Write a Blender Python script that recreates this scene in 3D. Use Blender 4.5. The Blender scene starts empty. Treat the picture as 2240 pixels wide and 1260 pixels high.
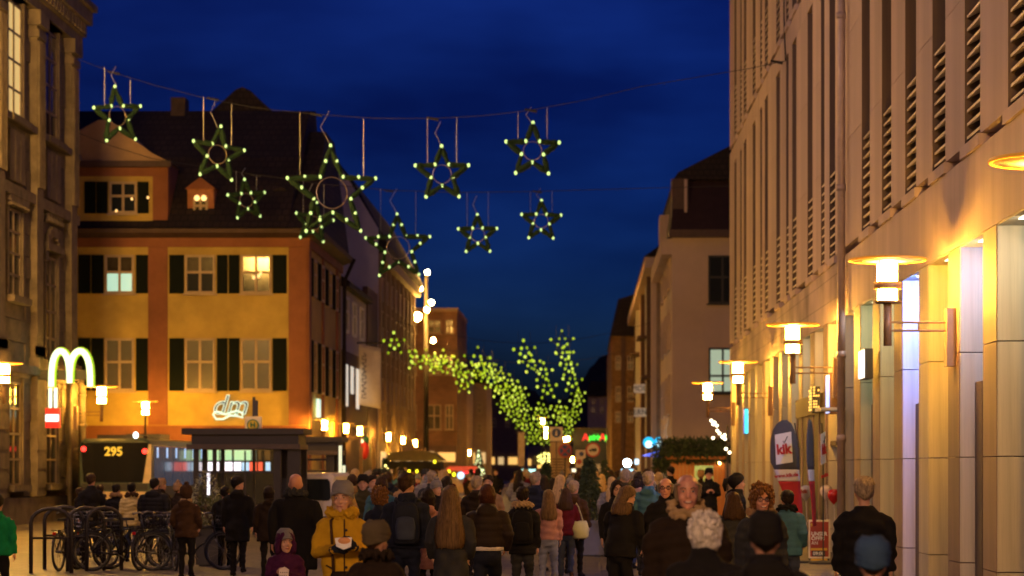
import bpy, bmesh, math, random
import numpy as np
from mathutils import Vector, Matrix
random.seed(11); np.random.seed(11)
S = bpy.context.scene
COL = S.collection
PI = math.pi
F, CX, CY, HC = 5000.0, 1280.0, 1020.0, 1.9      # focal length in photo pixels, principal point, eye height

def P(px, py, Y):
    return Vector(((px - CX) * Y / F, Y, HC + (CY - py) * Y / F))
def PX(px, Y): return (px - CX) * Y / F
def PZ(py, Y): return HC + (CY - py) * Y / F

# ------------------------------------------------------------------ camera
cam = bpy.data.cameras.new('camera'); co = bpy.data.objects.new('camera', cam); COL.objects.link(co)
co.location = (0, 0, HC); co.rotation_euler = (PI / 2, 0, 0)
cam.sensor_width = 36.0; cam.lens = F / 2240 * 36
cam.shift_x = -(CX - 1120) / 2240; cam.shift_y = (CY - 630) / 2240
cam.clip_end = 3000; cam.clip_start = 0.5
cam.dof.use_dof = True; cam.dof.focus_distance = 27; cam.dof.aperture_fstop = 2.15
S.camera = co
S.view_settings.view_transform = 'Standard'; S.view_settings.look = 'None'
S.view_settings.exposure = 0; S.view_settings.gamma = 1
try: S.view_settings.use_curve_mapping = False
except Exception: pass

# ------------------------------------------------------------------ sky
W = bpy.data.worlds.new("World"); S.world = W; W.use_nodes = True
nt = W.node_tree; nt.nodes.clear()
out = nt.nodes.new('ShaderNodeOutputWorld'); bg = nt.nodes.new('ShaderNodeBackground')
sky = nt.nodes.new('ShaderNodeTexSky'); sky.sky_type = 'NISHITA'; sky.sun_disc = False
sky.sun_elevation = math.radians(-2.2); sky.sun_rotation = math.radians(60)
sky.air_density = 1.0; sky.dust_density = 1.0; sky.ozone_density = 8.0
tint = nt.nodes.new('ShaderNodeMix'); tint.data_type = 'RGBA'; tint.blend_type = 'MULTIPLY'
tint.inputs[0].default_value = 1.0
tc = nt.nodes.new('ShaderNodeTexCoord'); mp = nt.nodes.new('ShaderNodeMapping'); mp.inputs['Scale'].default_value = (3.0, 1.0, 9.0)
nz = nt.nodes.new('ShaderNodeTexNoise'); nz.inputs['Scale'].default_value = 1.6; nz.inputs['Detail'].default_value = 4; nz.inputs['Roughness'].default_value = .55
cr = nt.nodes.new('ShaderNodeValToRGB')
cr.color_ramp.elements[0].position = .40; cr.color_ramp.elements[0].color = (.62, .64, .68, 1)
cr.color_ramp.elements[1].position = .78; cr.color_ramp.elements[1].color = (2.2, 2.2, 1.7, 1)
cl = nt.nodes.new('ShaderNodeMix'); cl.data_type = 'RGBA'; cl.blend_type = 'MULTIPLY'; cl.inputs[0].default_value = 1.0
SKY_TINT = (3.3, 8.0, 8.6, 1)
tint.inputs[7].default_value = SKY_TINT
L = nt.links.new
L(sky.outputs[0], tint.inputs[6]); L(tc.outputs['Generated'], mp.inputs[0]); L(mp.outputs[0], nz.inputs['Vector'])
L(nz.outputs[0], cr.inputs[0]); L(tint.outputs[2], cl.inputs[6]); L(cr.outputs[0], cl.inputs[7])
L(cl.outputs[2], bg.inputs['Color']); L(bg.outputs[0], out.inputs['Surface'])
bg.inputs['Strength'].default_value = 0.10
sun = bpy.data.lights.new('dusk_sun', 'SUN'); sun.energy = 0.02; sun.angle = math.radians(12); sun.color = (.65, .75, 1.0)
so = bpy.data.objects.new('dusk_sun', sun); COL.objects.link(so); so.rotation_euler = (math.radians(62), 0, math.radians(-25))

# ------------------------------------------------------------------ helpers
def tag(o, label=None, cat=None, group=None, kind=None):
    if label: o['label'] = label
    if cat: o['category'] = cat
    if group: o['group'] = group
    if kind: o['kind'] = kind
    return o
ORG = {}
def thing(name, label, cat, loc=(0, 0, 0), group=None, local=False, rz=0):
    o = bpy.data.objects.new(name, None); COL.objects.link(o); o.empty_display_size = .2
    o.location = loc; o.rotation_euler = (0, 0, rz)
    ORG[o.name] = Vector((0, 0, 0)) if local else Vector(loc)
    return tag(o, label, cat, group)

MATS = {}
def mat(name, col, rough=.75, metal=0., var=.25, vscale=3., bump=.0, bscale=60., emit=None, estr=0., sample=True, coords='Object', vstretch=None, spec=None, trans=0., alpha=None):
    if name in MATS: return MATS[name]
    m = bpy.data.materials.new(name); m.use_nodes = True
    t = m.node_tree; b = t.nodes['Principled BSDF']
    b.inputs['Roughness'].default_value = rough; b.inputs['Metallic'].default_value = metal
    if spec is not None: b.inputs['Specular IOR Level'].default_value = spec
    if trans: b.inputs['Transmission Weight'].default_value = trans
    if alpha is not None: b.inputs['Alpha'].default_value = alpha
    b.inputs['Base Color'].default_value = (*col, 1)
    if name.startswith(('cloth_', 'hair_')): b.inputs['Specular IOR Level'].default_value = .12
    if var > 0 or bump > 0:
        c = t.nodes.new('ShaderNodeTexCoord')
        if var > 0:
            n = t.nodes.new('ShaderNodeTexNoise'); n.inputs['Scale'].default_value = vscale; n.inputs['Detail'].default_value = 5; n.inputs['Roughness'].default_value = .65
            if vstretch:
                mq = t.nodes.new('ShaderNodeMapping'); mq.inputs['Scale'].default_value = vstretch; t.links.new(c.outputs[coords], mq.inputs[0]); t.links.new(mq.outputs[0], n.inputs['Vector'])
            else: t.links.new(c.outputs[coords], n.inputs['Vector'])
            r = t.nodes.new('ShaderNodeMapRange'); r.inputs[1].default_value = .3; r.inputs[2].default_value = .7
            r.inputs[3].default_value = 1 - var; r.inputs[4].default_value = 1 + var
            x = t.nodes.new('ShaderNodeVectorMath'); x.operation = 'SCALE'; x.inputs[0].default_value = col
            t.links.new(n.outputs[0], r.inputs[0]); t.links.new(r.outputs[0], x.inputs['Scale'])
            t.links.new(x.outputs[0], b.inputs['Base Color'])
        if bump > 0:
            n2 = t.nodes.new('ShaderNodeTexNoise'); n2.inputs['Scale'].default_value = bscale; n2.inputs['Detail'].default_value = 3
            t.links.new(c.outputs[coords], n2.inputs['Vector'])
            bp = t.nodes.new('ShaderNodeBump'); bp.inputs['Strength'].default_value = bump; bp.inputs['Distance'].default_value = .02
            t.links.new(n2.outputs[0], bp.inputs['Height']); t.links.new(bp.outputs[0], b.inputs['Normal'])
    if emit:
        b.inputs['Emission Color'].default_value = (*emit, 1); b.inputs['Emission Strength'].default_value = estr
        if not sample: m.cycles.emission_sampling = 'NONE'
    MATS[name] = m
    return m
def brickmat(name, c1, c2, mortar, scale, w, h, msize=.02, rough=.85, rot=(0, 0, 0), bump=.4):
    m = bpy.data.materials.new(name); m.use_nodes = True; t = m.node_tree; b = t.nodes['Principled BSDF']
    c = t.nodes.new('ShaderNodeTexCoord'); mp = t.nodes.new('ShaderNodeMapping'); mp.inputs['Rotation'].default_value = rot
    k = t.nodes.new('ShaderNodeTexBrick'); k.inputs['Color1'].default_value = (*c1, 1); k.inputs['Color2'].default_value = (*c2, 1); k.inputs['Mortar'].default_value = (*mortar, 1)
    k.inputs['Scale'].default_value = scale; k.inputs['Brick Width'].default_value = w; k.inputs['Row Height'].default_value = h; k.inputs['Mortar Size'].default_value = msize
    n = t.nodes.new('ShaderNodeTexNoise'); n.inputs['Scale'].default_value = .7; n.inputs['Detail'].default_value = 6
    r = t.nodes.new('ShaderNodeMapRange'); r.inputs[1].default_value = .3; r.inputs[2].default_value = .7; r.inputs[3].default_value = .6; r.inputs[4].default_value = 1.35
    x = t.nodes.new('ShaderNodeVectorMath'); x.operation = 'SCALE'
    bp = t.nodes.new('ShaderNodeBump'); bp.inputs['Strength'].default_value = bump; bp.inputs['Distance'].default_value = .02
    t.links.new(c.outputs['Object'], mp.inputs[0]); t.links.new(mp.outputs[0], k.inputs['Vector']); t.links.new(c.outputs['Object'], n.inputs['Vector'])
    t.links.new(n.outputs[0], r.inputs[0]); t.links.new(k.outputs['Color'], x.inputs[0]); t.links.new(r.outputs[0], x.inputs['Scale'])
    t.links.new(x.outputs[0], b.inputs['Base Color']); b.inputs['Roughness'].default_value = rough
    t.links.new(k.outputs['Fac'], bp.inputs['Height']); bp.invert = True; t.links.new(bp.outputs[0], b.inputs['Normal'])
    MATS[name] = m; return m
def glow(name, col, s, sample=True): return mat(name, tuple(min(1, c) * .5 for c in col), .4, var=0, emit=col, estr=s, sample=sample)

def link(name, me, m, parent=None):
    o = bpy.data.objects.new(name, me); COL.objects.link(o)
    if parent: o.parent = parent; ORG[o.name] = ORG.get(parent.name, Vector((0, 0, 0)))
    if m and not me.materials: me.materials.append(m)
    return o

class MB:
    def __init__(s): s.v = []; s.f = []
    def add(s, v, f):
        n = len(s.v); s.v += [tuple(p) for p in v]; s.f += [tuple(i + n for i in q) for q in f]; return s
    def box(s, x0, x1, y0, y1, z0, z1):
        x0, x1 = sorted((x0, x1)); y0, y1 = sorted((y0, y1)); z0, z1 = sorted((z0, z1))
        return s.add([(x0, y0, z0), (x1, y0, z0), (x1, y1, z0), (x0, y1, z0), (x0, y0, z1), (x1, y0, z1), (x1, y1, z1), (x0, y1, z1)],
                     [(0, 3, 2, 1), (4, 5, 6, 7), (0, 1, 5, 4), (1, 2, 6, 5), (2, 3, 7, 6), (3, 0, 4, 7)])
    def prism(s, poly, a, b, axis='y'):
        n = len(poly)
        def mk(p, d): return (p[0], d, p[1]) if axis == 'y' else ((d, p[0], p[1]) if axis == 'x' else (p[0], p[1], d))
        area = sum(poly[i][0] * poly[(i + 1) % n][1] - poly[(i + 1) % n][0] * poly[i][1] for i in range(n))
        if (area < 0) != (axis == 'y' and False): poly = poly[::-1]
        v = [mk(p, a) for p in poly] + [mk(p, b) for p in poly]
        fl = [tuple(range(n)), tuple(range(2 * n - 1, n - 1, -1))] + [(i + n, (i + 1) % n + n, (i + 1) % n, i) for i in range(n)]
        if axis != 'y': fl = [q[::-1] for q in fl]
        if b < a: fl = [q[::-1] for q in fl]
        return s.add(v, fl)
    def loft(s, secs, cap=True, close=True):
        n = len(secs[0]); v = [p for q in secs for p in q]; f = []
        for i in range(len(secs) - 1):
            for j in range(n if close else n - 1):
                k = (j + 1) % n
                f.append((i * n + j, i * n + k, (i + 1) * n + k, (i + 1) * n + j))
        if cap:
            f.append(tuple(range(n))[::-1]); f.append(tuple((len(secs) - 1) * n + j for j in range(n)))
        return s.add(v, f)
    def tube(s, pts, r, n=8, cap=True, closed=False):
        pts = [Vector(p) for p in pts]; m = len(pts)
        rs = r if isinstance(r, (list, tuple)) else [r] * m
        secs = []; up = None
        for i, p in enumerate(pts):
            if closed: d = pts[(i + 1) % m] - pts[i - 1]
            else: d = pts[min(i + 1, m - 1)] - pts[max(i - 1, 0)]
            if d.length < 1e-9: d = Vector((0, 0, 1))
            d.normalize()
            if up is None:
                up = Vector((0, 0, 1)) if abs(d.z) < .9 else Vector((0, 1, 0))
            a = d.cross(up)
            if a.length < 1e-4: a = d.orthogonal()
            a.normalize(); b = a.cross(d); b.normalize(); up = b
            secs.append([p + (a * math.cos(2 * PI * k / n) + b * math.sin(2 * PI * k / n)) * rs[i] for k in range(n)])
        if closed:
            secs.append(secs[0]); return s.loft(secs, cap=False)
        return s.loft(secs, cap)
    def ell(s, c, rx, ry, rz, n=12, m=8):
        secs = []
        for i in range(m + 1):
            a = -PI / 2 + PI * i / m; q = max(math.cos(a), .03)
            secs.append([(c[0] + rx * q * math.cos(2 * PI * k / n), c[1] + ry * q * math.sin(2 * PI * k / n), c[2] + rz * math.sin(a)) for k in range(n)])
        return s.loft(secs)
    def lathe(s, prof, c=(0, 0, 0), n=16):
        return s.loft([[(c[0] + r * math.cos(2 * PI * k / n), c[1] + r * math.sin(2 * PI * k / n), c[2] + z) for k in range(n)] for r, z in prof])
    def build(s, name, m, parent=None, smooth=False, shift=None):
        o0 = ORG.get(parent.name, Vector((0, 0, 0))) if parent else Vector((0, 0, 0))
        me = bpy.data.meshes.new(name)
        v = [(x - o0.x, y - o0.y, z - o0.z) for x, y, z in s.v]
        me.from_pydata(v, [], s.f)
        if smooth: me.polygons.foreach_set('use_smooth', [True] * len(me.polygons))
        me.update()
        return link(name, me, m, parent)
def B(*a): return MB().box(*a)
def copy_tree(o, parent=None):
    c = o.copy(); COL.objects.link(c); c.parent = parent
    for ch in o.children: copy_tree(ch, c)
    return c
def text(body, size, m, loc, parent=None, name='lettering', rot=(PI / 2, 0, 0), ext=.01, shear=0., align='CENTER', bold=0., sx=1., fill='BOTH', bevel=0.):
    cu = bpy.data.curves.new(name, 'FONT'); cu.body = body; cu.size = size; cu.extrude = ext; cu.align_x = align; cu.align_y = 'CENTER'
    cu.shear = shear; cu.offset = bold; cu.resolution_u = 4; cu.fill_mode = fill; cu.bevel_depth = bevel; cu.bevel_resolution = 1
    cu.materials.append(m)
    o = bpy.data.objects.new(name, cu); COL.objects.link(o)
    loc = Vector(loc)
    if parent: o.parent = parent; loc = loc - ORG.get(parent.name, Vector((0, 0, 0)))
    o.location = loc; o.rotation_euler = rot; o.scale = (sx, 1, 1)
    return o
def shared(me_obj, name, loc, parent, rot=(0, 0, 0), scale=(1, 1, 1)):
    """another part that shares the mesh of me_obj (mesh built round its own origin)"""
    o = bpy.data.objects.new(name, me_obj); COL.objects.link(o); o.parent = parent
    o.location = Vector(loc) - ORG.get(parent.name, Vector((0, 0, 0))); o.rotation_euler = rot; o.scale = scale
    return o
def mesh_of(mb, name, m, smooth=False):
    me = bpy.data.meshes.new(name); me.from_pydata(mb.v, [], mb.f)
    if smooth: me.polygons.foreach_set('use_smooth', [True] * len(me.polygons))
    me.update(); me.materials.append(m); return me
BLOCKS = {}
def block(name, m, x0, x1, y0, y1, z0, z1, parent):
    """box part sharing a unit cube per material"""
    k = (name, m.name)
    if k not in BLOCKS: BLOCKS[k] = mesh_of(B(-.5, .5, -.5, .5, -.5, .5), name, m)
    return shared(BLOCKS[k], name, ((x0 + x1) / 2, (y0 + y1) / 2, (z0 + z1) / 2), parent, scale=(abs(x1 - x0), abs(y1 - y0), abs(z1 - z0)))

# ------------------------------------------------------------------ materials
SOD = (1.0, .50, .10)
M_steel = mat('dark_steel', (.05, .045, .04), .45, .6, var=.2)
M_bronze = mat('bronze_paint', (.28, .17, .09), .45, .2, var=.15)
M_lampglass = glow('lamp_glass', (1., .46, .05), 720)
M_disc = mat('lamp_disc', (.42, .38, .32), .5, var=.1)
M_black = mat('black_paint', (.015, .015, .016), .5, var=.2)
M_glass = mat('dark_glass', (.02, .025, .03), .09, var=0, spec=.3)
M_dimpane = mat('dim_pane', (.06, .05, .03), .12, var=.5, vscale=1.4)
M_litmint = glow('lit_mint', (.55, .9, .68), .75)
M_littan = mat('lit_tan', (.05, .033, .012), .2, var=.3, vscale=1.5, emit=(.55, .32, .08), estr=.12)
M_white = mat('white_paint', (.75, .74, .7), .5, var=.1)
M_red = mat('red_paint', (.55, .03, .03), .5, var=.12)
M_cream = mat('cream_frame', (.45, .34, .19), .6, var=.12)
# ------------------------------------------------------------------ ground
gm = brickmat('paving', (.10, .075, .055), (.07, .053, .04), (.03, .025, .02), 1.0, .6, .4, .02, rough=.55)
g = MB(); g.box(-160, 160, -60, 520, -.5, 0); tag(g.build('ground', gm), 'brown paved pedestrian street running away between the houses', kind='structure')

# ------------------------------------------------------------------ modern store on the right
XW = 5.35
RB = thing('department_store', 'pale modern store with tall narrow louvred slits along the right side', 'building', (XW + 2, 54, 0))
M_wall = mat('pale_render', (.56, .44, .39), .85, var=.16, vscale=1.6, vstretch=(1, 1, .1), bump=.15, bscale=90)
M_pier = mat('mauve_stone', (.25, .175, .15), .6, var=.2, vscale=2., vstretch=(1, 1, .15))
M_jamb = mat('cream_tile', (.46, .42, .33), .55, var=.18, vscale=3., vstretch=(1, 1, .15))
M_tan = mat('tan_recess', (.13, .09, .068), .7, var=.12)
M_brown = mat('brown_panel', (.10, .065, .045), .6, var=.12)
M_slat = mat('louver_metal', (.72, .62, .44), .5, .1, var=.1)
tb = brickmat('tile_band', (.52, .41, .36), (.47, .37, .33), (.30, .24, .21), 1.0, .5, .12, .012, rot=(PI / 2, 0, PI / 2))
near_slits = [(y, 1.3) for y in (25.4, 28.3, 31.6, 34.6, 37.6, 40.6, 43.6)]
far_slits = [(49.5 + 9 * m + a, w) for m in range(4) for a, w in ((0, 1.2), (2.0, .8), (4.9, 1.25))]
slits = near_slits + far_slits
Y0, Y1 = 23.8, 84.6
B(XW + .46, XW + 9, Y0, Y1, 0, 21.2).build('core_wall', M_tan, RB)
for (za, zb) in ((6.4, 12.8), (13.6, 21.0)):
    ys = [Y0] + [q for y, w in slits for q in (y - w / 2, y + w / 2)] + [Y1]
    for i in range(0, len(ys), 2):
        n = 3; h = (zb - za) / n
        for k in range(n):
            block('wall_panel', M_wall, XW, XW + .45, ys[i], ys[i + 1], za + k * h + .012, za + (k + 1) * h, RB)
sl = mesh_of(MB().add([(-.10, -.5, -.05), (.12, -.5, .07), (.12, .5, .07), (-.10, .5, -.05), (-.10, -.5, .0), (.12, -.5, .12), (.12, .5, .12), (-.10, .5, .0)],
             [(0, 3, 2, 1), (4, 5, 6, 7), (0, 1, 5, 4), (1, 2, 6, 5), (2, 3, 7, 6), (3, 0, 4, 7)]), 'louver_slat', M_slat)
nsl = 0
for (y, w) in slits:
    for za, top in ((6.4, 12.8), (13.6, 21.)):
        up = za > 10
        dp_ = .15 if y > 46.6 else .24
        block('window_pane', M_glass, XW + dp_ + .01, XW + .45, y - w / 2, y + w / 2, za, za + 1.95, RB)
        block('recess_panel', M_tan, XW + dp_ - .02, XW + .45, y - w / 2, y + w / 2, za + 1.95, za + 4.1, RB)
        block('recess_panel', M_tan, XW + dp_ - .02, XW + .45, y - w / 2, y + w / 2, za + 4.115, top, RB)
        block('reveal_panel', M_tan, XW + .006, XW + dp_ - .024, y + w / 2 - .03, y + w / 2 - .002, za, top, RB)
        block('sill', M_wall, XW - .045, XW + .42, y - w / 2 - .12, y + w / 2 + .12, za - .16, za + .0, RB)
        if up and y < 60: continue
        k = 0
        while k < 10 and nsl < 296:
            shared(sl, 'louver_slat', (XW + dp_ / 2, y - .02, za + .14 + .19 * k), RB, scale=(.55 if dp_ < .2 else .9, w - .045, .8)); k += 1; nsl += 1
# spandrels
for (a, b, m) in ((Y0, 46.6, M_wall), (46.6, Y1, tb)):
    n = 8 if m is M_wall else 1
    for k in range(n):
        d = (b - a) / n
        B(XW + .003, XW + .45, a + k * d + (.006 if n > 1 else 0), a + (k + 1) * d, 5.06, 6.24).build('spandrel' if n > 1 else 'tile_band', m, RB)
B(XW + .004, XW + .45, Y0, Y1, 12.815, 13.44).build('upper_spandrel', M_wall, RB)
# ground floor bays: pier, recess with tiled jamb, soffit and a downlight
bay_cols = {-2: (1., .82, .5), -1: (1., .93, .66), 0: (.72, .68, 1.), 1: (1., .72, .3), 2: (.12, .26, 1.), 3: (.86, .95, .60), 4: (.72, .9, .52), 5: (.8, .75, .7), 6: (1., .85, .6), 7: (1., .85, .6), 8: (.9, .9, .65), 9: (1., .93, .62), 10: (1., .8, .4)}
bay_pw = {-1: 34, 0: 70, 1: 6, 2: 330, 3: 26, 4: 26, 5: 10, 6: 12, 7: 12, 8: 16, 9: 20, 10: 10}
joints = [0, .52, 2.03, 3.53, 5.05]
for k in range(-3, 18):
    Yj = 32.7 + 2.95 * k
    yb = min(Yj + 1.0, Y1)
    deep = .9 if k in (7,) else .40
    for a, b in zip(joints[:-1], joints[1:]):
        if k > -3:
            block('jamb_panel', M_jamb, XW + .012, XW + .43, Yj - .04, Yj - .001, a + .008, b - .008, RB)
        block('pier_panel', M_pier if k % 4 != 1 else M_jamb, XW + .002, XW + .45, Yj, yb, a + .006, b - .006, RB)
    if k > -3:
        block('soffit', M_jamb, XW + .01, XW + .45, Yj - 1.95, Yj - .04, 5.03, 5.055, RB)
        block('shop_window', M_glass, XW + .42, XW + .455, Yj - 1.95, Yj - .04, 0, 5.03, RB)
        if k in (0, 2, 4, 5, 8):
            block('door_panel', M_brown, XW + .22, XW + .40, Yj - .62, Yj - .06, 0, 3.1 if k != 2 else 2.95, RB)
        dl = B(XW + .12, XW + .32, Yj - 1.5, Yj - .9, 5.015, 5.028).build('downlight', glow('downlight_glass', (1, .9, .7), 3, False), RB)
        if -2 < k < 11:
            c = bay_cols.get(k, (1, .85, .55))
            ld = bpy.data.lights.new('downlight_lamp', 'AREA'); ld.shape = 'RECTANGLE'; ld.size = .2; ld.size_y = .6; ld.color = c; ld.energy = bay_pw.get(k, 12) * 1.3
            lo = bpy.data.objects.new('downlight_lamp', ld); COL.objects.link(lo); lo.parent = RB
            lo.location = Vector((XW + .2, Yj - 1.2, 5.0)) - ORG[RB.name]; lo.rotation_euler = (math.radians(32), 0, 0)
pp = MB(); pp.tube([(XW - .14, 46.5, 0.1), (XW - .14, 46.5, 21)], .082, 10)
for z in (2.4, 4.1, 7.5, 11, 14.5): pp.tube([(XW - .14, 46.5, z), (XW - .14, 46.5, z + .14)], .10, 10)
pp.build('drainpipe', mat('zinc_pipe', (.40, .32, .31), .5, .3, var=.15), RB, smooth=True)
B(XW - .5, XW, 46.9, 48.2, 3.05, 3.11).build('door_canopy', M_white, RB)
# entrance glazing frame
B(XW - .02, XW - .004, 50.5, 57.4, 0, 3.5).build('entrance_glazing', mat('entrance_brown', (.06, .043, .034), .55, var=.3), RB)
for y in (50.5, 51.9, 53.3, 54.6, 56.0, 57.3): B(XW - .05, XW - .021, y, y + .09, 0, 3.1).build('entrance_mullion', M_pier, RB)
B(XW - .06, XW - .0215, 50.4, 57.5, 3.1, 3.55).build('entrance_lintel', M_brown, RB)
e = MB()
for z in (2.35, 3.2): e.box(XW + .05, XW + .12, 49.2, 56.2, z, z + .1)
e.build('entrance_transom', M_brown, RB)

def signbox(name, label, cat, x0, x1, y, d, z0, z1, body, face=None, edge=None):
    t = thing(name, label, cat, ((x0 + x1) / 2, y, z0))
    B(x0, x1, y, y + d, z0, z1).build('case', body, t)
    if face: B(x0 + .02, x1 - .02, y - .012, y - .002, z0 + .03, z1 - .03).build('face', face, t)
    if edge: B(x0 - .014, x0 - .002, y + .02, y + d - .02, z0 + .02, z1 - .02).build('lit_edge', edge, t)
    return t
t = signbox('projecting_sign', 'black box sign with a white lit edge above the green-lit shop recess', 'sign', PX(1892, 41.5), PX(1910, 41.5), 41.5, .9, PZ(828, 41.5), PZ(762, 41.5), M_black, None, glow('sign_white', (1, .95, .85), 1.5))
t = signbox('led_sign', 'small black sign with gold lit dots beside the store entrance', 'sign', PX(1777, 51), PX(1794, 51), 51, .8, PZ(902, 51), PZ(845, 51), M_black)
gd = MB()
random.seed(3)
for i in range(4):
    for j in range(9):
        if random.random() < .8: gd.box(PX(1777, 51) - .016, PX(1777, 51) - .004, 51.08 + i * .17, 51.08 + i * .17 + .12, PZ(900, 51) + .02 + j * .062, PZ(900, 51) + .06 + j * .062)
for i in range(3):
    for j in range(9):
        if random.random() < .7: gd.box(PX(1779, 51) + i * .05, PX(1779, 51) + i * .05 + .035, 50.985, 50.998, PZ(900, 51) + .02 + j * .062, PZ(900, 51) + .06 + j * .062)
tag(gd.build('lit_dots', glow('gold_led', (1, .62, .15), 1.2, False), t), kind='stuff')
signbox('projecting_sign', 'amber box sign with a blue edge hung right of the gold-dotted sign', 'sign', PX(1815, 48.6), PX(1834, 48.6), 48.6, .7, PZ(905, 48.6), PZ(818, 48.6), M_bronze, None, glow('sign_blue', (.25, .45, 1), 1.6))
signbox('neon_sign', 'narrow cyan and blue lit sign on the far end of the pale store', 'sign', PX(1628, 76), PX(1638, 76), 76, .1, PZ(950, 76), PZ(893, 76), M_black, glow('sign_cyan', (.03, .62, .75), 2.2), glow('sign_blue2', (.05, .2, .9), 2))

# ------------------------------------------------------------------ street lamps
def make_lamp(name, label, group, post=None, column=None):
    t = thing(name, label, 'street lamp', group=group, local=True)
    MB().lathe([(.02, .0), (.55, .035), (.55, .055), (.12, .09), (.02, .1)], n=28).build('disc_shade', M_disc, t, True)
    MB().tube([(.55 * math.cos(2 * PI * i / 28), .55 * math.sin(2 * PI * i / 28), .045) for i in range(28)], .022, 6, closed=True).build('disc_rim_glow', glow('lamp_rim_glow', (1, .42, .04), .3, False), t, True)  # glowing tube imitates amber lamplight on the edge of the disc
    MB().lathe([(.15, -.27), (.15, -.02)], n=14).build('upper_glass', M_lampglass, t, True)
    MB().lathe([(.2, -.38), (.2, -.275)], n=18).build('band', M_bronze, t, True)
    MB().lathe([(.145, -.55), (.145, -.385)], n=14).build('lower_glass', M_lampglass, t, True)
    k = MB()
    for i in range(4):
        a = PI / 4 + i * PI / 2
        k.tube([(.185 * math.cos(a), .185 * math.sin(a), -.56), (.185 * math.cos(a), .185 * math.sin(a), .02)], .012, 5)
    k.lathe([(.18, -.585), (.2, -.57), (.2, -.552)], n=16)
    k.build('cage', M_bronze, t)
    if post:
        MB().tube([(0, 0, -post), (0, 0, -.57)], [.07, .045], 10).build('post', M_steel, t, True)
    else:
        MB().tube([(0, 0, -1.2), (0, 0, -.585)], .06, 10).build('stem', M_bronze, t, True)
        a = MB()
        for z in (-.86, -.98): a.tube([(.05, 0, z), (.86, 0, z)], .018, 6)
        a.tube([(.45, 0, -.98), (.45, 0, -.86)], .014, 5)
        a.build('bracket', M_bronze, t)
        B(.84, .97, -.13, .13, -1.5, -.66).build('wall_plate', M_bronze, t)
        if column: B(.86, 1.08, -.11, .11, -column, -1.503).build('column', mat('column_ochre', (.42, .27, .11), .6, var=.2), t)
    return t
def put(t, loc, rz=0, s=1.0, label=None, first=False):
    o = t if first else copy_tree(t)
    o.location = loc; o.rotation_euler = (0, 0, rz); o.scale = (s, s, s)
    if label: o['label'] = label
    return o
LG = 'disc-shaded lamps along the street'
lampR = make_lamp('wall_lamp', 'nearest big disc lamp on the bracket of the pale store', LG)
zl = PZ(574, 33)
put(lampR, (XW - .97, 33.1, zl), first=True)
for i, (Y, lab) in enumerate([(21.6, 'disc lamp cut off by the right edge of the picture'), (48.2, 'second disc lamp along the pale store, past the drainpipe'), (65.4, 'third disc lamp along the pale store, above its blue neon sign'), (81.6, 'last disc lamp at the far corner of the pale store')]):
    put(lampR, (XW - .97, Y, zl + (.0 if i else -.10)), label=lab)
zl2 = PZ(798, 70)
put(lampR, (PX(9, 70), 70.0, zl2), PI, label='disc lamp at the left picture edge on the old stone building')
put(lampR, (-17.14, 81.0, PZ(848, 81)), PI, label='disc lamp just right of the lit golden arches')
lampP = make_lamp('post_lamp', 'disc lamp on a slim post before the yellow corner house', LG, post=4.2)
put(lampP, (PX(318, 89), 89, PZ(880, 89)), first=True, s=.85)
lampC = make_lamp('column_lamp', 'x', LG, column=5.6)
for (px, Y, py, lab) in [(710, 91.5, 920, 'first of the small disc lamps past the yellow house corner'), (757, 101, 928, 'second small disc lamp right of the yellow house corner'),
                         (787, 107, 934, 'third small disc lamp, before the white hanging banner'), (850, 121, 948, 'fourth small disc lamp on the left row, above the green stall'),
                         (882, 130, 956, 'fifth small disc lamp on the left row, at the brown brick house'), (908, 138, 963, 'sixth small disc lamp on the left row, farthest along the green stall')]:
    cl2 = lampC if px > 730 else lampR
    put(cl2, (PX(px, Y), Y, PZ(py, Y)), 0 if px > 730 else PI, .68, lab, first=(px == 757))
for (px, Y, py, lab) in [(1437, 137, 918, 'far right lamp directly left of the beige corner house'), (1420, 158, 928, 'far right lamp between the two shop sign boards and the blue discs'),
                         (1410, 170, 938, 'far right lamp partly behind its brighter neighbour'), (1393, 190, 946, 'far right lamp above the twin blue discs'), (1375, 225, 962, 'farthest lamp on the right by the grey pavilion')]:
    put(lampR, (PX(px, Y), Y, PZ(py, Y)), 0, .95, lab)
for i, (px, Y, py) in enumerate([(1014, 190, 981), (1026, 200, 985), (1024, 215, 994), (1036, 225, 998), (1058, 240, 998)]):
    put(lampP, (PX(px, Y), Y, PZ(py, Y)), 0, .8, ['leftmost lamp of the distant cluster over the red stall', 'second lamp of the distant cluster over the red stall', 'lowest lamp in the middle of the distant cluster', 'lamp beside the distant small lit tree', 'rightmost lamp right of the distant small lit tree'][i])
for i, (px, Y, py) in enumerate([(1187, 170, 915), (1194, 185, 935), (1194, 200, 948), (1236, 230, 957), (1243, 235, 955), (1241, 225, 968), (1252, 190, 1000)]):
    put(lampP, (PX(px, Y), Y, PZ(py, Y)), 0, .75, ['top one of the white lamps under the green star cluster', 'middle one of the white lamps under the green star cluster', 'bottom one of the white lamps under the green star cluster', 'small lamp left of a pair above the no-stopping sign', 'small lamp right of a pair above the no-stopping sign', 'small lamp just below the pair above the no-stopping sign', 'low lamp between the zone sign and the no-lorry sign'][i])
# unseen lamps of the same kind, added behind to light the nearer walkers
for Y, lab in ((2.0, 'unseen disc lamp added on the store wall level with the viewer'), (-14, 'unseen disc lamp added on the store wall well behind the viewer')): put(lampR, (XW - .97, Y, zl), label=lab)

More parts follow.
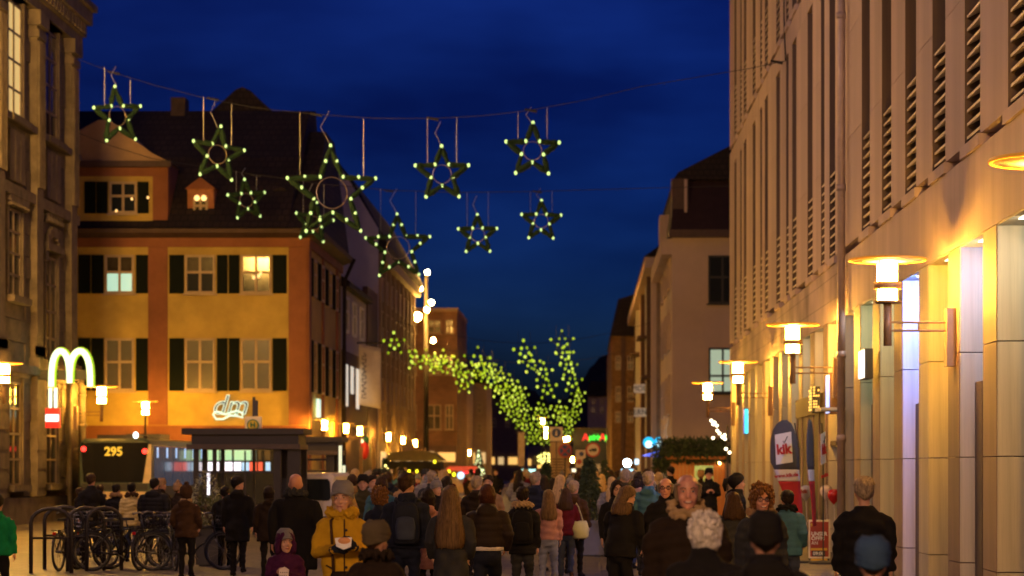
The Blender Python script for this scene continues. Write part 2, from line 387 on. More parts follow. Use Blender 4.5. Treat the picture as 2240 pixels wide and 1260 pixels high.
# tall mast with floodlights
def mast(px, Y, top, heads, label, warm):
    t = thing('floodlight_mast', label, 'light mast', (PX(px, Y), Y, 0))
    MB().tube([(PX(px, Y), Y + .9, 0), (PX(px, Y), Y + .9, top)], [.2, .11], 10).build('pole', mat('mast_grey', (.010, .008, .006), .9, 0.), t, True)
    for (hx, hz, r) in heads:
        h = MB().ell((hx, Y - .1, hz), r * .9, r * .7, r * .9, 12, 8).build('lamp_head', warm, t, True)
        MB().tube([(hx, Y + .3, hz), (PX(px, Y), Y + .9, hz - .12)], .04, 6).build('arm', M_steel, t)
    return t
Mfl = glow('flood_glass', (1, .50, .09), 1500)
mast(930, 152, PZ(588, 152), [(PX(x, 152), PZ(y, 152), r) for x, y, r in ((935, 596, .16), (918, 631, .2), (944, 662, .17), (934, 678, .17), (913, 693, .30), (948, 745, .16))], 'tall pole with bright amber floodlights in front of the brown brick house', Mfl)
# unseen masts added outside the frame to light the facades and faces
for MX, MY, strn, lab in ((-13.0, 40.0, 602, 'unseen floodlight pole added left of view to light the store wall'), (-16.9, 60.0, 1751, 'unseen amber floodlight pole added left of view to turn the far store wall golden'), (-6.0, -14.0, 3000, 'unseen floodlight pole added behind the viewer to light the faces')):
  mw = thing('floodlight_mast', lab, 'light mast', (MX, MY, 0))
  MB().tube([(MX, MY, 0), (MX, MY, 13)], [.2, .11], 10).build('pole', MATS['mast_grey'], mw, True)
  for i in range(4):
    MB().ell((MX - .9 + .6 * i, MY + .3, 13.1), .22, .15, .22, 10, 6).build('lamp_head', glow('fill_flood_%d' % strn, {602: (1, .62, .56), 1751: (1, .52, .10)}.get(strn, (1, .56, .30)), strn), mw, True)
# ------------------------------------------------------------------ old stone building on the left
XL = -18.5
M_stone = mat('sandstone', (.115, .092, .066), .9, var=.45, vscale=1.1, bump=.5, bscale=14)
M_stone2 = mat('sandstone_trim', (.135, .108, .076), .85, var=.4, vscale=2.0, bump=.4, bscale=20)
SB = thing('stone_building', 'old sandstone building with pilasters and tall windows at the left edge', 'building', (XL - 4, 75, 0))
M_mortar = mat('stone_joint', (.12, .095, .07), .95, var=.2)
B(XL - 8, XL - .5, 64, 82.38, 0, 21.5).build('wall', M_mortar, SB)
bays = [69.0, 74.1, 79.15]
opn = []     # openings (y0,y1,z0,z1)
for yc in bays:
    opn += [(yc - 1.0, yc + 1.0, 13.2, 16.9), (yc - .9, yc + .9, 7.4, 10.2) if yc < 78 else (yc - .9, yc + .9, 5.4, 9.1), (yc - .9, yc + .9, 1.3, 4.6)]
def free(y0, y1, z0, z1):
    """pieces of a course left beside the openings"""
    segs = [(y0, y1)]
    for a, b, c, d in opn:
        if z1 > c + .02 and z0 < d - .02:
            n = []
            for p, q in segs:
                if b <= p or a >= q: n.append((p, q))
                else:
                    if a > p + .05: n.append((p, a))
                    if b < q - .05: n.append((b, q))
            segs = n
    return segs
random.seed(5)
nb = 0; row = 0; z = .9
while z < 17.4:
    h = .62 if z < 5 else .72
    y = 82.38
    step = 1.25; off = .6 if row % 2 else 0
    ys = [82.38]
    q = 82.38 - (step / 2 if row % 2 else step)
    while q > 71.3: ys.append(q); q -= step
    ys.append(70.4)
    for i in range(len(ys) - 1):
        for a, b in free(ys[i + 1], ys[i], z, z + h):
            if b - a > .1 and nb < 298:
                pr = random.uniform(-.03, .03) + (.05 if z < 5 else 0)
                block('stone_block', M_stone, XL - .5, XL + pr, a + .012, b - .012, z + .012, z + h - .012, SB); nb += 1
    z += h; row += 1
B(XL - .5, XL + .16, 66, 82.44, 0, .88).build('plinth', M_stone2, SB)
for yc in (71.55, 76.62, 81.75):
    p = MB(); p.box(XL - .1, XL + .26, yc - .55, yc + .55, .9, 4.9); p.box(XL - .1, XL + .24, yc - .45, yc + .45, 5.35, 16.6)
    for zz in range(14): p.box(XL + .2, XL + .29, yc - .57, yc + .57, 1.2 + zz * .62 if zz < 6 else 5.6, 1.7 + zz * .62 if zz < 6 else 5.9)
    p.box(XL - .1, XL + .36, yc - .62, yc + .62, 5.2, 5.5); p.box(XL - .1, XL + .4, yc - .62, yc + .62, 16.6, 17.1); p.box(XL - .1, XL + .33, yc - .54, yc + .54, 16.2, 16.45)
    for a in (-.3, 0, .3): p.tube([(XL + .25, yc + a, 11.2), (XL + .25, yc + a, 16.1)], .09, 6)
    p.build('pilaster', M_stone2, SB)
for z0, z1, pr in ((4.92, 5.2, .34), (10.6, 10.95, .22), (12.95, 13.18, .26), (17.1, 17.45, .3), (17.45, 17.9, .42), (17.9, 18.4, .6), (18.4, 18.62, .75)):
    B(XL - .4, XL + pr, 66, 82.5 + pr, z0, z1).build('cornice', M_stone2, SB)
d = MB()
for i in range(26): d.box(XL, XL + .5, 70.5 + i * .47, 70.72 + i * .47, 17.5, 17.88)
tag(d.build('dentils', M_stone2, SB), kind='stuff')
M_litcurtain = glow('lit_curtain', (.9, .60, .20), .75)
for yc in bays:
    for (a, b, c, dd) in [o for o in opn if abs((o[0] + o[1]) / 2 - yc) < .1]:
        up = c > 12; lit = up and abs(yc - 74.1) < .1
        pn = B(XL - .09, XL - .05, a, b, c, dd).build('window_pane', M_litcurtain if lit else M_dimpane if up else M_glass, SB)
        f = MB()
        for y0 in (a, b - .09, (a + b) / 2 - .04): f.box(XL - .05, XL - .01, y0, y0 + .09, c, dd)
        for k in range(5): zz = c + (dd - c) * k / 4; f.box(XL - .05, XL - .012, a, b, zz - .035, zz + .035)
        f.build('window_frame', mat('window_wood', (.22, .17, .1), .6, var=.15), SB)
        s = MB(); s.box(XL - .2, XL + .07, a - .22, a - .003, c, dd + .2); s.box(XL - .2, XL + .07, b + .003, b + .22, c, dd + .2); s.box(XL - .2, XL + .2, a - .3, b + .3, dd + .2, dd + .45)
        if c == 5.4:
            for k in range(9):
                t0 = PI * k / 9; s.box(XL - .2, XL + .15, yc - 1.1 * math.cos(t0) - .18, yc - 1.1 * math.cos(t0) + .18, 9.1 + .9 * math.sin(t0) - .17, 9.1 + .9 * math.sin(t0) + .17)
        s.build('window_surround', M_stone2, SB)
        B(XL - .2, XL + .3, a - .25, b + .25, c - .22, c - .01).build('sill', M_stone2, SB)
    for j in range(3): B(XL - .1, XL + .12, yc - 1.0 + j * .7, yc - .42 + j * .7, 11.1, 12.75).build('relief_panel', M_stone2, SB)
    bl = MB()
    for j in range(6): bl.lathe([(.08, 10.25), (.13, 10.3), (.07, 10.45), (.08, 10.58)], (XL + .12, yc - 1.0 + j * .4, 0), 6)
    tag(bl.build('balustrade', M_stone2, SB), kind='stuff')
dp = MB(); dp.tube([(XL + .42, 82.2, .2), (XL + .42, 82.2, 4.7), (XL + .3, 82.2, 5.0)], .13, 8); dp.tube([(XL + .33, 80.6, .2), (XL + .33, 80.6, 4.9)], .09, 8)
for z in (1.8, 3.3, 4.4): dp.tube([(XL + .42, 82.2, z), (XL + .42, 82.2, z + .12)], .17, 8)
dp.build('downpipe', M_stone2, SB, True)

# golden arches on a bracket
Ys = 76.0
AS = thing('arch_sign', 'white and green-edged lit double arch sign with a red box on the stone building', 'sign', P(155, 850, Ys))
M_archw = glow('arch_white', (.95, 1, .72), 1.6); M_archy = glow('arch_rim', (.45, .75, .02), .9)
def archpts(x0, x1, yb0, yb1, yt):
    pts = []
    for i in range(25):
        u = i / 24; a = PI * u
        x = (x0 + x1) / 2 - (x1 - x0) / 2 * math.cos(a) * (1 if True else 1)
        yb = yb0 + (yb1 - yb0) * u
        y = yb - (yb - yt) * max(0, math.sin(a)) ** .62
        pts.append(P(x, y, Ys))
    return pts
w = MB(); r = MB()
for pts in (archpts(113, 153, 846, 838, 768), archpts(153, 198, 838, 846, 768)):
    w.tube([p + Vector((0, -.07, 0)) for p in pts], .095, 8); r.tube([p + Vector((0, .08, 0)) for p in pts], .14, 8)
w.build('arch_letter', M_archw, AS, True); r.build('arch_rim', M_archy, AS, True)
lg = MB()
for x in (110, 122): lg.tube([P(x, 849, Ys), P(x, 892, Ys)], .06, 8)
lg.build('lit_tubes', M_archw, AS, True)
a = P(101, 936, Ys); b = P(131, 893, Ys)
B(a.x, b.x, Ys - .12, Ys + .12, a.z, b.z).build('red_box', glow('red_box', (.85, .01, .015), .9), AS)
h3 = (b.z - a.z)
B(a.x + .003, b.x - .003, Ys - .135, Ys - .122, a.z + h3 * .32, a.z + h3 * .68).build('white_band', glow('white_band', (1, .9, .95), 1.5), AS)
B(XL, PX(205, Ys), Ys + .22, Ys + .3, PZ(830, Ys), PZ(809, Ys)).build('bracket', M_black, AS)

# ------------------------------------------------------------------ window helpers
def shutter_mesh(w, h, m, name):
    s = MB(); s.box(-w / 2, w / 2, 0, .05, 0, h)
    for z0, z1 in ((.0, .09), (h / 2 - .05, h / 2 + .05), (h - .09, h)): s.box(-w / 2, w / 2, -.03, -.002, z0, z1)
    s.box(-w / 2, -w / 2 + .07, -.031, -.003, 0, h); s.box(w / 2 - .07, w / 2, -.031, -.003, 0, h)
    n = int(h / .09)
    for i in range(n): s.box(-w / 2 + .07, w / 2 - .07, -.018, -.001, .05 + i * .09, .10 + i * .09)
    return mesh_of(s, name, m)
M_shut = mat('green_shutter', (.008, .012, .008), .9, var=.2, spec=.15)
def fwin(parent, x0, x1, z0, z1, Y, pane=None, frame=None, cross=.45, panes_lit=None, sill=True, name='window'):
    """window on a wall that faces the camera; wall plane at Y"""
    frame = frame or M_cream; t = .09
    f = MB(); f.box(x0, x0 + t, Y - .08, Y + .02, z0, z1); f.box(x1 - t, x1, Y - .08, Y + .02, z0, z1)
    f.box(x0 + t, x1 - t, Y - .079, Y + .02, z0, z0 + t); f.box(x0 + t, x1 - t, Y - .079, Y + .02, z1 - t, z1)
    xm = (x0 + x1) / 2
    f.box(xm - .05, xm + .05, Y - .07, Y + .02, z0 + t, z1 - t)
    zc = z0 + (z1 - z0) * (1 - cross); f.box(x0 + t, x1 - t, Y - .068, Y + .02, zc - .05, zc + .05)
    w = f.build(name, frame, parent)
    for i, (a, b) in enumerate(((x0 + t, xm - .05), (xm + .05, x1 - t))):
        for j, (c, d) in enumerate(((z0 + t, zc - .05), (zc + .05, z1 - t))):
            pm = panes_lit[j] if panes_lit else (pane or M_dimpane)
            q = B(a, b, Y - .03, Y - .004, c, d).build('pane', pm, w)
    if sill: B(x0 - .08, x1 + .08, Y - .16, Y - .001, z0 - .08, z0 - .004).build('sill', frame, w)
    return w
def swin(parent, X, sgn, y0, y1, z0, z1, pane=None, frame=None, name='window'):
    """window on a wall along the street; sgn = side its outer face looks to (+1 = +X)"""
    frame = frame or M_cream; t = .1
    def bx(f, a, b, ya, yb, za, zb): f.box(X + sgn * a, X + sgn * b, ya, yb, za, zb)
    f = MB(); bx(f, -.02, .10, y0, y0 + t, z0, z1); bx(f, -.02, .10, y1 - t, y1, z0, z1)
    bx(f, -.02, .099, y0 + t, y1 - t, z0, z0 + t); bx(f, -.02, .099, y0 + t, y1 - t, z1 - t, z1)
    zc = z0 + (z1 - z0) * .6; bx(f, -.02, .09, y0 + t, y1 - t, zc - .04, zc + .04)
    w = f.build(name, frame, parent)
    q = MB(); bx(q, .004, .03, y0 + t, y1 - t, z0 + t, z1 - t); q.build('pane', pane or M_dimpane, w)
    return w

# ------------------------------------------------------------------ yellow corner house
Yd = 92.0
def dx(px): return PX(px, Yd)
def dz(py): return PZ(py, Yd)
DM = thing('corner_house', 'yellow corner house with orange pilasters, green shutters and dark mansard roof', 'building', (-16, 98, 0))
M_yel = mat('yellow_render', (.50, .36, .085), .9, var=.2, vscale=.7, bump=.12, bscale=40)
M_ora = mat('orange_render', (.27, .105, .045), .9, var=.2, vscale=.9, bump=.12, bscale=40)
M_roof = brickmat('roof_tile', (.03, .018, .014), (.019, .012, .010), (.008, .006, .005), 1.0, .3, .28, .03, rot=(PI / 2, 0, 0), bump=1.0)
XD0, XD1, YD1 = -26.0, dx(672), 104.7
zE = dz(520)
B(XD0, XD1, Yd, YD1, 0, zE).build('wall', M_yel, DM)
for a, b in ((325, 367), (632, 673.5)):
    B(dx(a), dx(b), Yd - .10, Yd - .003, dz(930), dz(541)).build('pilaster', M_ora, DM)
B(XD1 + .003, XD1 + .09, Yd - .1, Yd + .7, 0, dz(541)).build('pilaster', M_ora, DM)
B(XD0, XD1 + .12, Yd - .12, Yd - .002, dz(540.5), dz(521)).build('frieze', M_ora, DM)
B(XD1 + .002, XD1 + .11, Yd, YD1, dz(540.5), dz(521)).build('frieze', M_ora, DM)
B(XD0, XD1 + .02, Yd - .09, Yd - .001, 0, dz(931)).build('plinth_wall', M_ora, DM)
for a in (936, 948): B(XD0, XD1 + .1, Yd - .16, Yd - .092, dz(a), dz(a - 5)).build('plinth_band', M_ora, DM)
c = MB(); c.prism([(Yd - .12, dz(521)), (Yd - .55, dz(512)), (Yd - .6, dz(503)), (Yd + .3, dz(500)), (Yd + .3, dz(521))], XD0, XD1 + .55, 'x')
c.prism([(XD1 + .12, dz(521)), (XD1 + .55, dz(512)), (XD1 + .6, dz(503)), (XD1 - .3, dz(500)), (XD1 - .3, dz(521))], Yd + .3, YD1, 'y')
c.build('eaves_gutter', mat('gutter_dark', (.09, .055, .04), .7, var=.2), DM)
# windows and shutters
rows = [(642, 558), (855, 740)]
cols = [(230, 294, 172, 227, 298, 327), (405, 471, 371, 403, 475, 498), (527, 594, 501, 524, 597, 627)]
shm = {}
for ri, (yb, yt) in enumerate(rows):
    for ci, (a, b, s0, s1, s2, s3) in enumerate(cols):
        lit = None
        if ri == 0 and ci == 0: lit = (M_litmint, M_dimpane)
        if ri == 0 and ci > 0: lit = (M_glass, M_dimpane)
        if ri == 1: lit = (M_littan, M_littan)
        fwin(DM, dx(a), dx(b), dz(yb), dz(yt), Yd, frame=M_cream, panes_lit=lit)
        prs = [(s0, s1), (s2, s3)]
        if ci == 0: prs = [(172, 198), (201, 227), (298, 327)]
        for p, q in prs:
            k = (round(q - p), ri)
            if k not in shm: shm[k] = shutter_mesh((q - p) * Yd / F, dz(yt) - dz(yb), M_shut, 'shutter')
            shared(shm[k], 'shutter', (dx((p + q) / 2), Yd - .055, dz(yb)), DM)
# small candle-lit things in the upper right window
for x, y in ((571, 597), (556, 607), (566, 604)):
    MB().ell((dx(x), Yd - .05, dz(y)), .07, .03, .09, 8, 6).build('window_lamp', glow('candle', (1, .6, .2), 1.6, False), DM)
# side wall with shutters along the street
for ri, (yb, yt) in enumerate(rows):
    for k in range(4):
        yc = 94.2 + k * 2.75
        swin(DM, XD1, 1, yc - .55, yc + .55, dz(yb), dz(yt), frame=M_cream)
        for s in (-1, 1):
            kk = ('side', ri)
            if kk not in shm: shm[kk] = shutter_mesh(.56, dz(yt) - dz(yb), M_shut, 'shutter')
            shared(shm[kk], 'shutter', (XD1 + .05, yc + s * .86, dz(yb)), DM, rot=(0, 0, PI / 2))
for k in range(2): B(XD1 + .004, XD1 + .08, 97.0 + k * 5.5, 97.5 + k * 5.5, 0, dz(541)).build('pilaster', M_ora, DM)
sp = MB(); sp.tube([(XD1 + .65, YD1 - .3, dz(505)), (XD1 + .2, YD1 - .3, dz(560)), (XD1 + .15, YD1 - .3, .2)], .09, 8); sp.build('downpipe', M_roof, DM)
# lit shop front behind the bus shelter
B(dx(424), dx(636), Yd - .098, Yd - .0915, .1, dz(980)).build('shop_front_glass', mat('shop_dark_glass', (.03, .03, .025), .15, var=.3, vscale=1.), DM)
sw = [(432, 452, M_litmint), (456, 480, glow('shop_green', (.36, .66, .38), 1.3)), (483, 508, MATS['shop_green']), (513, 550, MATS['shop_green']), (553, 560, M_litmint), (566, 572, M_littan), (580, 592, M_littan)]
for a, b, m in sw: B(dx(a), dx(b), Yd - .13, Yd - .10, dz(1007), dz(985)).build('shop_window', m, DM)
for a, b, m in [(432, 452, glow('shop_white', (.95, .9, 1), 2.2)), (456, 480, MATS['shop_white']), (488, 509, MATS['shop_white']), (513, 528, MATS['shop_white']), (530, 546, glow('shop_blue', (.4, .7, 1), 1.2)), (547, 562, glow('shop_red', (1, .12, .06), 1.1)), (566, 575, MATS['shop_red']), (582, 592, MATS['shop_blue'])]:
    B(dx(a), dx(b), Yd - .131, Yd - .10, dz(1030), dz(1011)).build('shop_window', m, DM)
B(dx(445), dx(460), Yd - .131, Yd - .1, dz(1085), dz(1033)).build('shop_window', MATS['shop_white'], DM)
B(dx(638), dx(640), Yd - .131, Yd - .1, dz(1085), dz(985)).build('shop_window', M_littan, DM)
for a, b in ((645, 671), (676, 706)): B(dx(a), dx(b), Yd - .131, Yd - .1, dz(1040), dz(990)).build('shop_window', M_littan, DM) if b < 672 else None
# mansard, ridge roofs, chimney
R_ = MB()
R_.prism([(Yd - .35, dz(500)), (Yd + 3.2, PZ(345, 95.2)), (Yd + 7, PZ(243, 99)), (Yd + 9, PZ(243, 101)), (YD1, dz(500))], XD0, dx(655) - .4, 'x')
R_.build('mansard_roof', M_roof, DM)
q = MB()   # hipped right end of the roof
zr = PZ(292, 99)
q.add([(dx(655) - .5, Yd - .35, dz(500)), (XD1 + .4, Yd - .35, dz(500)), (XD1 + .4, YD1, dz(500)), (dx(655) - .5, YD1, dz(500)),
       (dx(655) - .5, 98.5, zr), (PX(712, 98.5), 98.5, zr), (PX(712, 98.5), 102, zr), (dx(655) - .5, 102, zr)],
      [(0, 3, 2, 1), (4, 5, 6, 7), (0, 1, 5, 4), (1, 2, 6, 5), (2, 3, 7, 6), (3, 0, 4, 7)])
q.build('hipped_roof', M_roof, DM)
g = MB(); Yg = 103.0
g.prism([(PX(405, Yg), PZ(310, Yg)), (PX(405, Yg), PZ(296, Yg)), (PX(515, Yg), PZ(196, Yg)), (PX(530, Yg), PZ(190, Yg)), (PX(548, Yg), PZ(198, Yg)), (PX(575, Yg), PZ(224, Yg)), (PX(660, Yg), PZ(298, Yg)), (PX(660, Yg), PZ(420, Yg)), (PX(405, Yg), PZ(420, Yg))], Yg, Yg + 9, 'y')
g.build('peaked_roof', M_roof, DM)
ch = B(PX(377, 99), PX(408, 99), 98.6, 99.6, PZ(330, 99), PZ(216, 99)).build('chimney', mat('chimney_brick', (.06, .04, .03), .9), DM)
# gable wing on the front of the roof
gw = MB(); gw.box(XD0, dx(367), Yd + .02, Yd + 5, dz(499), dz(356)); gw.build('gable_wall', M_ora, DM)
B(XD0, dx(334), Yd - .02, Yd + .018, dz(492), dz(386)).build('gable_panel', M_yel, DM)
pg = MB(); pg.prism([(dx(95), dz(354)), (dx(370), dz(354)), (dx(330), dz(333)), (dx(285), dz(300)), (dx(255), dz(274)), (dx(235), dz(262)), (dx(215), dz(262)), (dx(185), dz(278)), (dx(150), dz(300))], Yd + .01, Yd + 5, 'y')
pg.build('pediment', mat('pediment_render', (.45, .30, .15), .9, var=.1), DM)
B(XD0, dx(376), Yd - .25, Yd - .03, dz(366), dz(353)).build('gable_cornice', MATS['gutter_dark'], DM)
B(XD0, dx(368), Yd - .06, Yd + .0, dz(386), dz(367)).build('gable_frieze', M_ora, DM)
fwin(DM, dx(240), dx(300), dz(467), dz(398), Yd - .02, panes_lit=(M_glass, M_glass))
s1 = shutter_mesh((326 - 302) * Yd / F, dz(398) - dz(467), M_shut, 'shutter')
for a, b in ((173, 179), (186, 210), (212, 236), (302, 326)):
    if b - a > 10: shared(s1, 'shutter', (dx((a + b) / 2), Yd - .08, dz(467)), DM)
for x, y in ((325, 433), (290, 436), (256, 462)): MB().ell((dx(x), Yd - .14, dz(y)), .05, .03, .06, 8, 6).build('window_lamp', MATS['candle'], DM)
# dormer with two lit candles
def dormer(x0, x1, yb, yt, ya, Y, wm, lit):
    d = MB(); d.box(PX(x0, Y), PX(x1, Y), Y, Y + 3, PZ(yb, Y), PZ(yt, Y))
    d.build('dormer', wm, DM)
    r = MB(); m = (x0 + x1) / 2
    r.prism([(PX(x0 - 5, Y), PZ(yt, Y)), (PX(x1 + 5, Y), PZ(yt, Y)), (PX(m, Y), PZ(ya, Y))], Y - .12, Y + 3, 'y')
    r.build('dormer_gable', M_ora if lit else M_roof, DM)
    w = fwin(DM, PX(m - 16, Y), PX(m + 16, Y), PZ(yb - 3, Y), PZ(yb - 46, Y), Y, frame=M_cream, panes_lit=(M_dimpane, M_dimpane), name='dormer_window')
dormer(410, 468, 477, 413, 388, Yd + .6, mat('dormer_orange', (.40, .17, .07), .9), True)
dormer(588, 640, 476, 424, 410, Yd + 1.6, mat('dormer_cream', (.45, .33, .2), .9), False)
for x in (432, 447): MB().ell((PX(x, Yd + .6), Yd + .47, PZ(434, Yd + .6)), .11, .05, .12, 8, 6).build('window_lamp', glow('dormer_bulb', (1, .6, .2), 2.2, False), DM)

# neon name on the corner house
NS = thing('neon_sign', 'white outlined cursive shop lettering with a swoosh on the yellow corner house', 'sign', (dx(500), Yd - .2, dz(897)))
M_neon = glow('neon_mint', (.70, 1, .84), .95)
text('dm', 1.12, mat('letter_dark', (.02, .015, .01), .5), (dx(503), Yd - .2, dz(888)), NS, 'letter_body', ext=.03, shear=.3, bold=.0)
text('dm', 1.12, M_neon, (dx(503), Yd - .25, dz(888)), NS, 'letter_outline', ext=0, shear=.3, fill='NONE', bevel=.016)
sw_ = []
for x, y in ((468, 907), (475, 917), (490, 917), (505, 909), (520, 910), (533, 914), (531, 903), (520, 899), (508, 902), (495, 907), (482, 902), (472, 901)): sw_.append((dx(x), Yd - .22, dz(y)))
MB().tube(sw_, .04, 6, closed=True).build('swoosh', M_neon, NS, True)

# ------------------------------------------------------------------ rest of the left row
XS = -11.2
def plainhouse(name, label, x0, x1, y0, y1, z, wallm, cat='house'):
    t = thing(name, label, cat, ((x0 + x1) / 2, (y0 + y1) / 2, 0))
    B(x0, x1, y0, y1, 0, z).build('wall', wallm, t); return t
M_grey = mat('grey_render', (.62, .56, .60), .9, var=.1, vscale=.5)
M_pale = mat('pale_house', (.50, .45, .42), .9, var=.12, vscale=.6)
M_dkbrown = mat('brown_cladding', (.13, .075, .05), .8, var=.15)
zW = PZ(625, 105)
t = plainhouse('white_house', 'low white house with brown shop cladding right behind the yellow corner house', XS - 8, XS - .02, 105.2, 117, zW, M_pale)
B(XS - .018, XS + .05, 105.2, 117, 0, PZ(775, 110)).build('shop_cladding', M_dkbrown, t)
t_ = MB(); t_.prism([(XS - 8, zW), (XS + .35, zW), (XS + .35, zW + .25), (XS - 4, zW + 3.0), (XS - 8, zW + 3.0)], 105.2, 117, 'y'); t_.build('roof', M_roof, t)
for k in range(3): swin(t, XS - .02, 1, 106.4 + k * 3.6, 107.9 + k * 3.6, PZ(735, 110), PZ(660, 110), frame=M_white)
for k in range(3): B(XS + .052, XS + .09, 106 + k * 2.6, 107.2 + k * 2.6, PZ(890 - 30 * (k % 2), 108), PZ(800, 108)).build('lit_sign_strip', glow('strip_white', (.8, .72, .6), .8), t)
tb_ = thing('shop_sign', 'small pale blue lit shop sign above the white van', 'sign', P(700, 1030, 104))
a_ = P(681, 1036, 104); b_ = P(702, 1026, 104); B(a_.x, b_.x, 104, 104.2, a_.z, b_.z).build('sign_box', glow('sky_blue_sign', (.3, .75, 1), 1.3), tb_)
MB().tube([((a_.x + b_.x) / 2, 104.1, 0), ((a_.x + b_.x) / 2, 104.1, a_.z)], .04, 6).build('post', M_steel, tb_)
zs_ = thing('neon_strip', 'vertical mint-white lit strip on the street side of the yellow house', 'sign', P(683, 890, 94))
B(XD1 + .1, XD1 + .18, 94.2, 95.2, PZ(912, 94), PZ(872, 94)).build('strip', M_neon, zs_)
# tall tan house with grey firewall
M_tanh = mat('tan_render', (.36, .255, .155), .9, var=.15, vscale=.6)
YT0, YT1 = 124.0, 149.5
zT = PZ(545, YT0)
TH = plainhouse('tan_house', 'tall tan house whose grey gable wall rises above the white house', XS - 13, XS, YT0, YT1, zT, M_tanh)
fw = MB(); fw.prism([(PX(690, YT0), 0), (PX(828, YT0), 0), (PX(828, YT0), PZ(500, YT0)), (PX(770, YT0), PZ(405, YT0)), (PX(735, YT0), PZ(352, YT0)), (PX(715, YT0), PZ(345, YT0)), (PX(560, YT0), PZ(345, YT0)), (PX(560, YT0), 0)], YT0 - .3, YT0 - .01, 'y')
fw.build('gable_wall', M_grey, TH)
r = MB(); r.prism([(XS + .5, zT - .2), (XS + .55, zT + .2), (PX(770, YT0) + .1, PZ(398, YT0)), (PX(735, YT0), PZ(348, YT0)), (PX(712, YT0), PZ(341, YT0)), (XS - 13, PZ(341, YT0)), (XS - 13, zT - .2)], YT0 - .35 + .36, YT1, 'y'); r.build('roof', M_roof, TH)
B(XS, XS + .45, YT0, YT1, zT - .7, zT - .2).build('cornice', M_tanh, TH)
for fl in range(4):
    for k in range(8):
        z0 = 3.9 + fl * 2.75
        swin(TH, XS, 1, YT0 + .9 + k * 3.05, YT0 + 2.2 + k * 3.05, z0, z0 + 1.65, frame=M_tanh, pane=M_dimpane)
for k in range(9): B(XS + .002, XS + .13, YT0 + .1 + k * 3.05, YT0 + .5 + k * 3.05, 3.2, zT - .7).build('pilaster', M_tanh, TH)
for k in range(5): B(XS + .01, XS + .06, YT0 + 1 + k * 4.6, YT0 + 4 + k * 4.6, .3, 2.7).build('shop_window', M_littan if k % 2 else glow('shop_warm', (1, .66, .28), .7), TH)
B(XS - .3, XS - .02, 118, YT0 - .32, 0, zW + 1).build('link_wall', M_dkbrown, TH)
lw = B(PX(782, 119), PX(798, 119), 118.6, 118.9, PZ(752, 119), PZ(705, 119)).build('window_pane', glow('pane_green', (.4, .5, .28), .6), TH)
# hanging banner
Yb = 112.0
bn = thing('hanging_banner', 'long white vertical banner with dark script hanging beside the tan house', 'banner', P(807, 820, Yb))
cv = MB(); x0, x1 = PX(785, Yb), PX(833, Yb)
N = 10
cv.loft([[(x0 + (x1 - x0) * u, Yb - .03 + .08 * math.sin(u * 5 + i * .5), PZ(885 + (10 * u) - (885 - 752) * i / N, Yb)) for u in [j / 8 for j in range(9)]] + [(x0 + (x1 - x0) * u, Yb + .0 + .08 * math.sin(u * 5 + i * .5), PZ(885 + 10 * u - (885 - 752) * i / N, Yb)) for u in [j / 8 for j in range(8, -1, -1)]] for i in range(N + 1)])
cv.build('cloth', mat('banner_cloth', (.68, .6, .48), .8, var=.08), bn, True)
MB().tube([(XS, Yb, PZ(750, Yb)), (x1 + .1, Yb, PZ(750, Yb))], .04, 6).build('rod', M_steel, bn)
text('Weihnachtsmarkt', .40, mat('script_ink', (.12, .1, .09), .8), (PX(797, Yb), Yb - .16, PZ(815, Yb)), bn, rot=(PI / 2, -PI / 2, 0), shear=.35) if False else None
sc_ = MB(); random.seed(9)
for k in range(7):
    zc = PZ(775 + k * 14, Yb); pts = [(PX(797, Yb) + .12 * math.sin(i * 1.3 + k), Yb - .16, zc - .3 * i / 6 + .06 * math.cos(i * 2.1)) for i in range(7)]
    sc_.tube(pts, .02, 4)
sc_.build('script_strokes', mat('script_ink', (.12, .1, .09), .8), bn)
# brown brick house that closes the left side
brk = brickmat('brown_brick', (.24, .11, .05), (.19, .085, .04), (.2, .13, .08), 1.0, .5, .16, .02, rot=(PI / 2, 0, 0))
Yk = 175.0
BK = thing('brick_house', 'flat-topped brown brick house behind the tall amber-lit pole', 'house', (PX(940, Yk), Yk + 8, 0))
B(PX(850, Yk), PX(1000, Yk), Yk, Yk + 14, 0, PZ(682, Yk)).build('wall', brk, BK)
B(PX(848, Yk), PX(1002, Yk), Yk - .3, Yk + 14, PZ(682, Yk), PZ(674, Yk)).build('cornice', M_tanh, BK)
for yb, yt in ((820, 778), (940, 885), (730, 700)):
    for a, b in ((884, 912), (935, 965), (974, 992)): fwin(BK, PX(a, Yk), PX(b, Yk), PZ(yb, Yk), PZ(yt, Yk), Yk, frame=M_tanh, panes_lit=(M_dimpane, M_littan) if yt < 800 else (M_dimpane, M_dimpane))
B(PX(880, Yk), PX(1000, Yk), Yk - .05, Yk - .002, 0, PZ(975, Yk)).build('dark_shop_front', M_dkbrown, BK)
def farhouse(name, label, pxa, pxb, Y, pyt, wm, wins=(), depth=12, roof=None, litp=None):
    t = thing(name, label, 'house', (PX((pxa + pxb) / 2, Y), Y + depth / 2, 0))
    B(PX(pxa, Y), PX(pxb, Y), Y, Y + depth, 0, PZ(pyt, Y)).build('wall', wm, t)
    for (a, b, yb, yt) in wins: fwin(t, PX(a, Y), PX(b, Y), PZ(yb, Y), PZ(yt, Y), Y, frame=M_cream, panes_lit=(litp or M_dimpane,) * 2, sill=False)
    if roof:
        r = MB(); r.prism([(PX(x, Y), PZ(y, Y)) for x, y in roof], Y - .3, Y + depth, 'y'); r.build('roof', M_roof, t)
    return t
M_pink = mat('pink_render', (.42, .30, .24), .9, var=.1)
M_dark = mat('dark_facade', (.16, .11, .08), .9, var=.2)
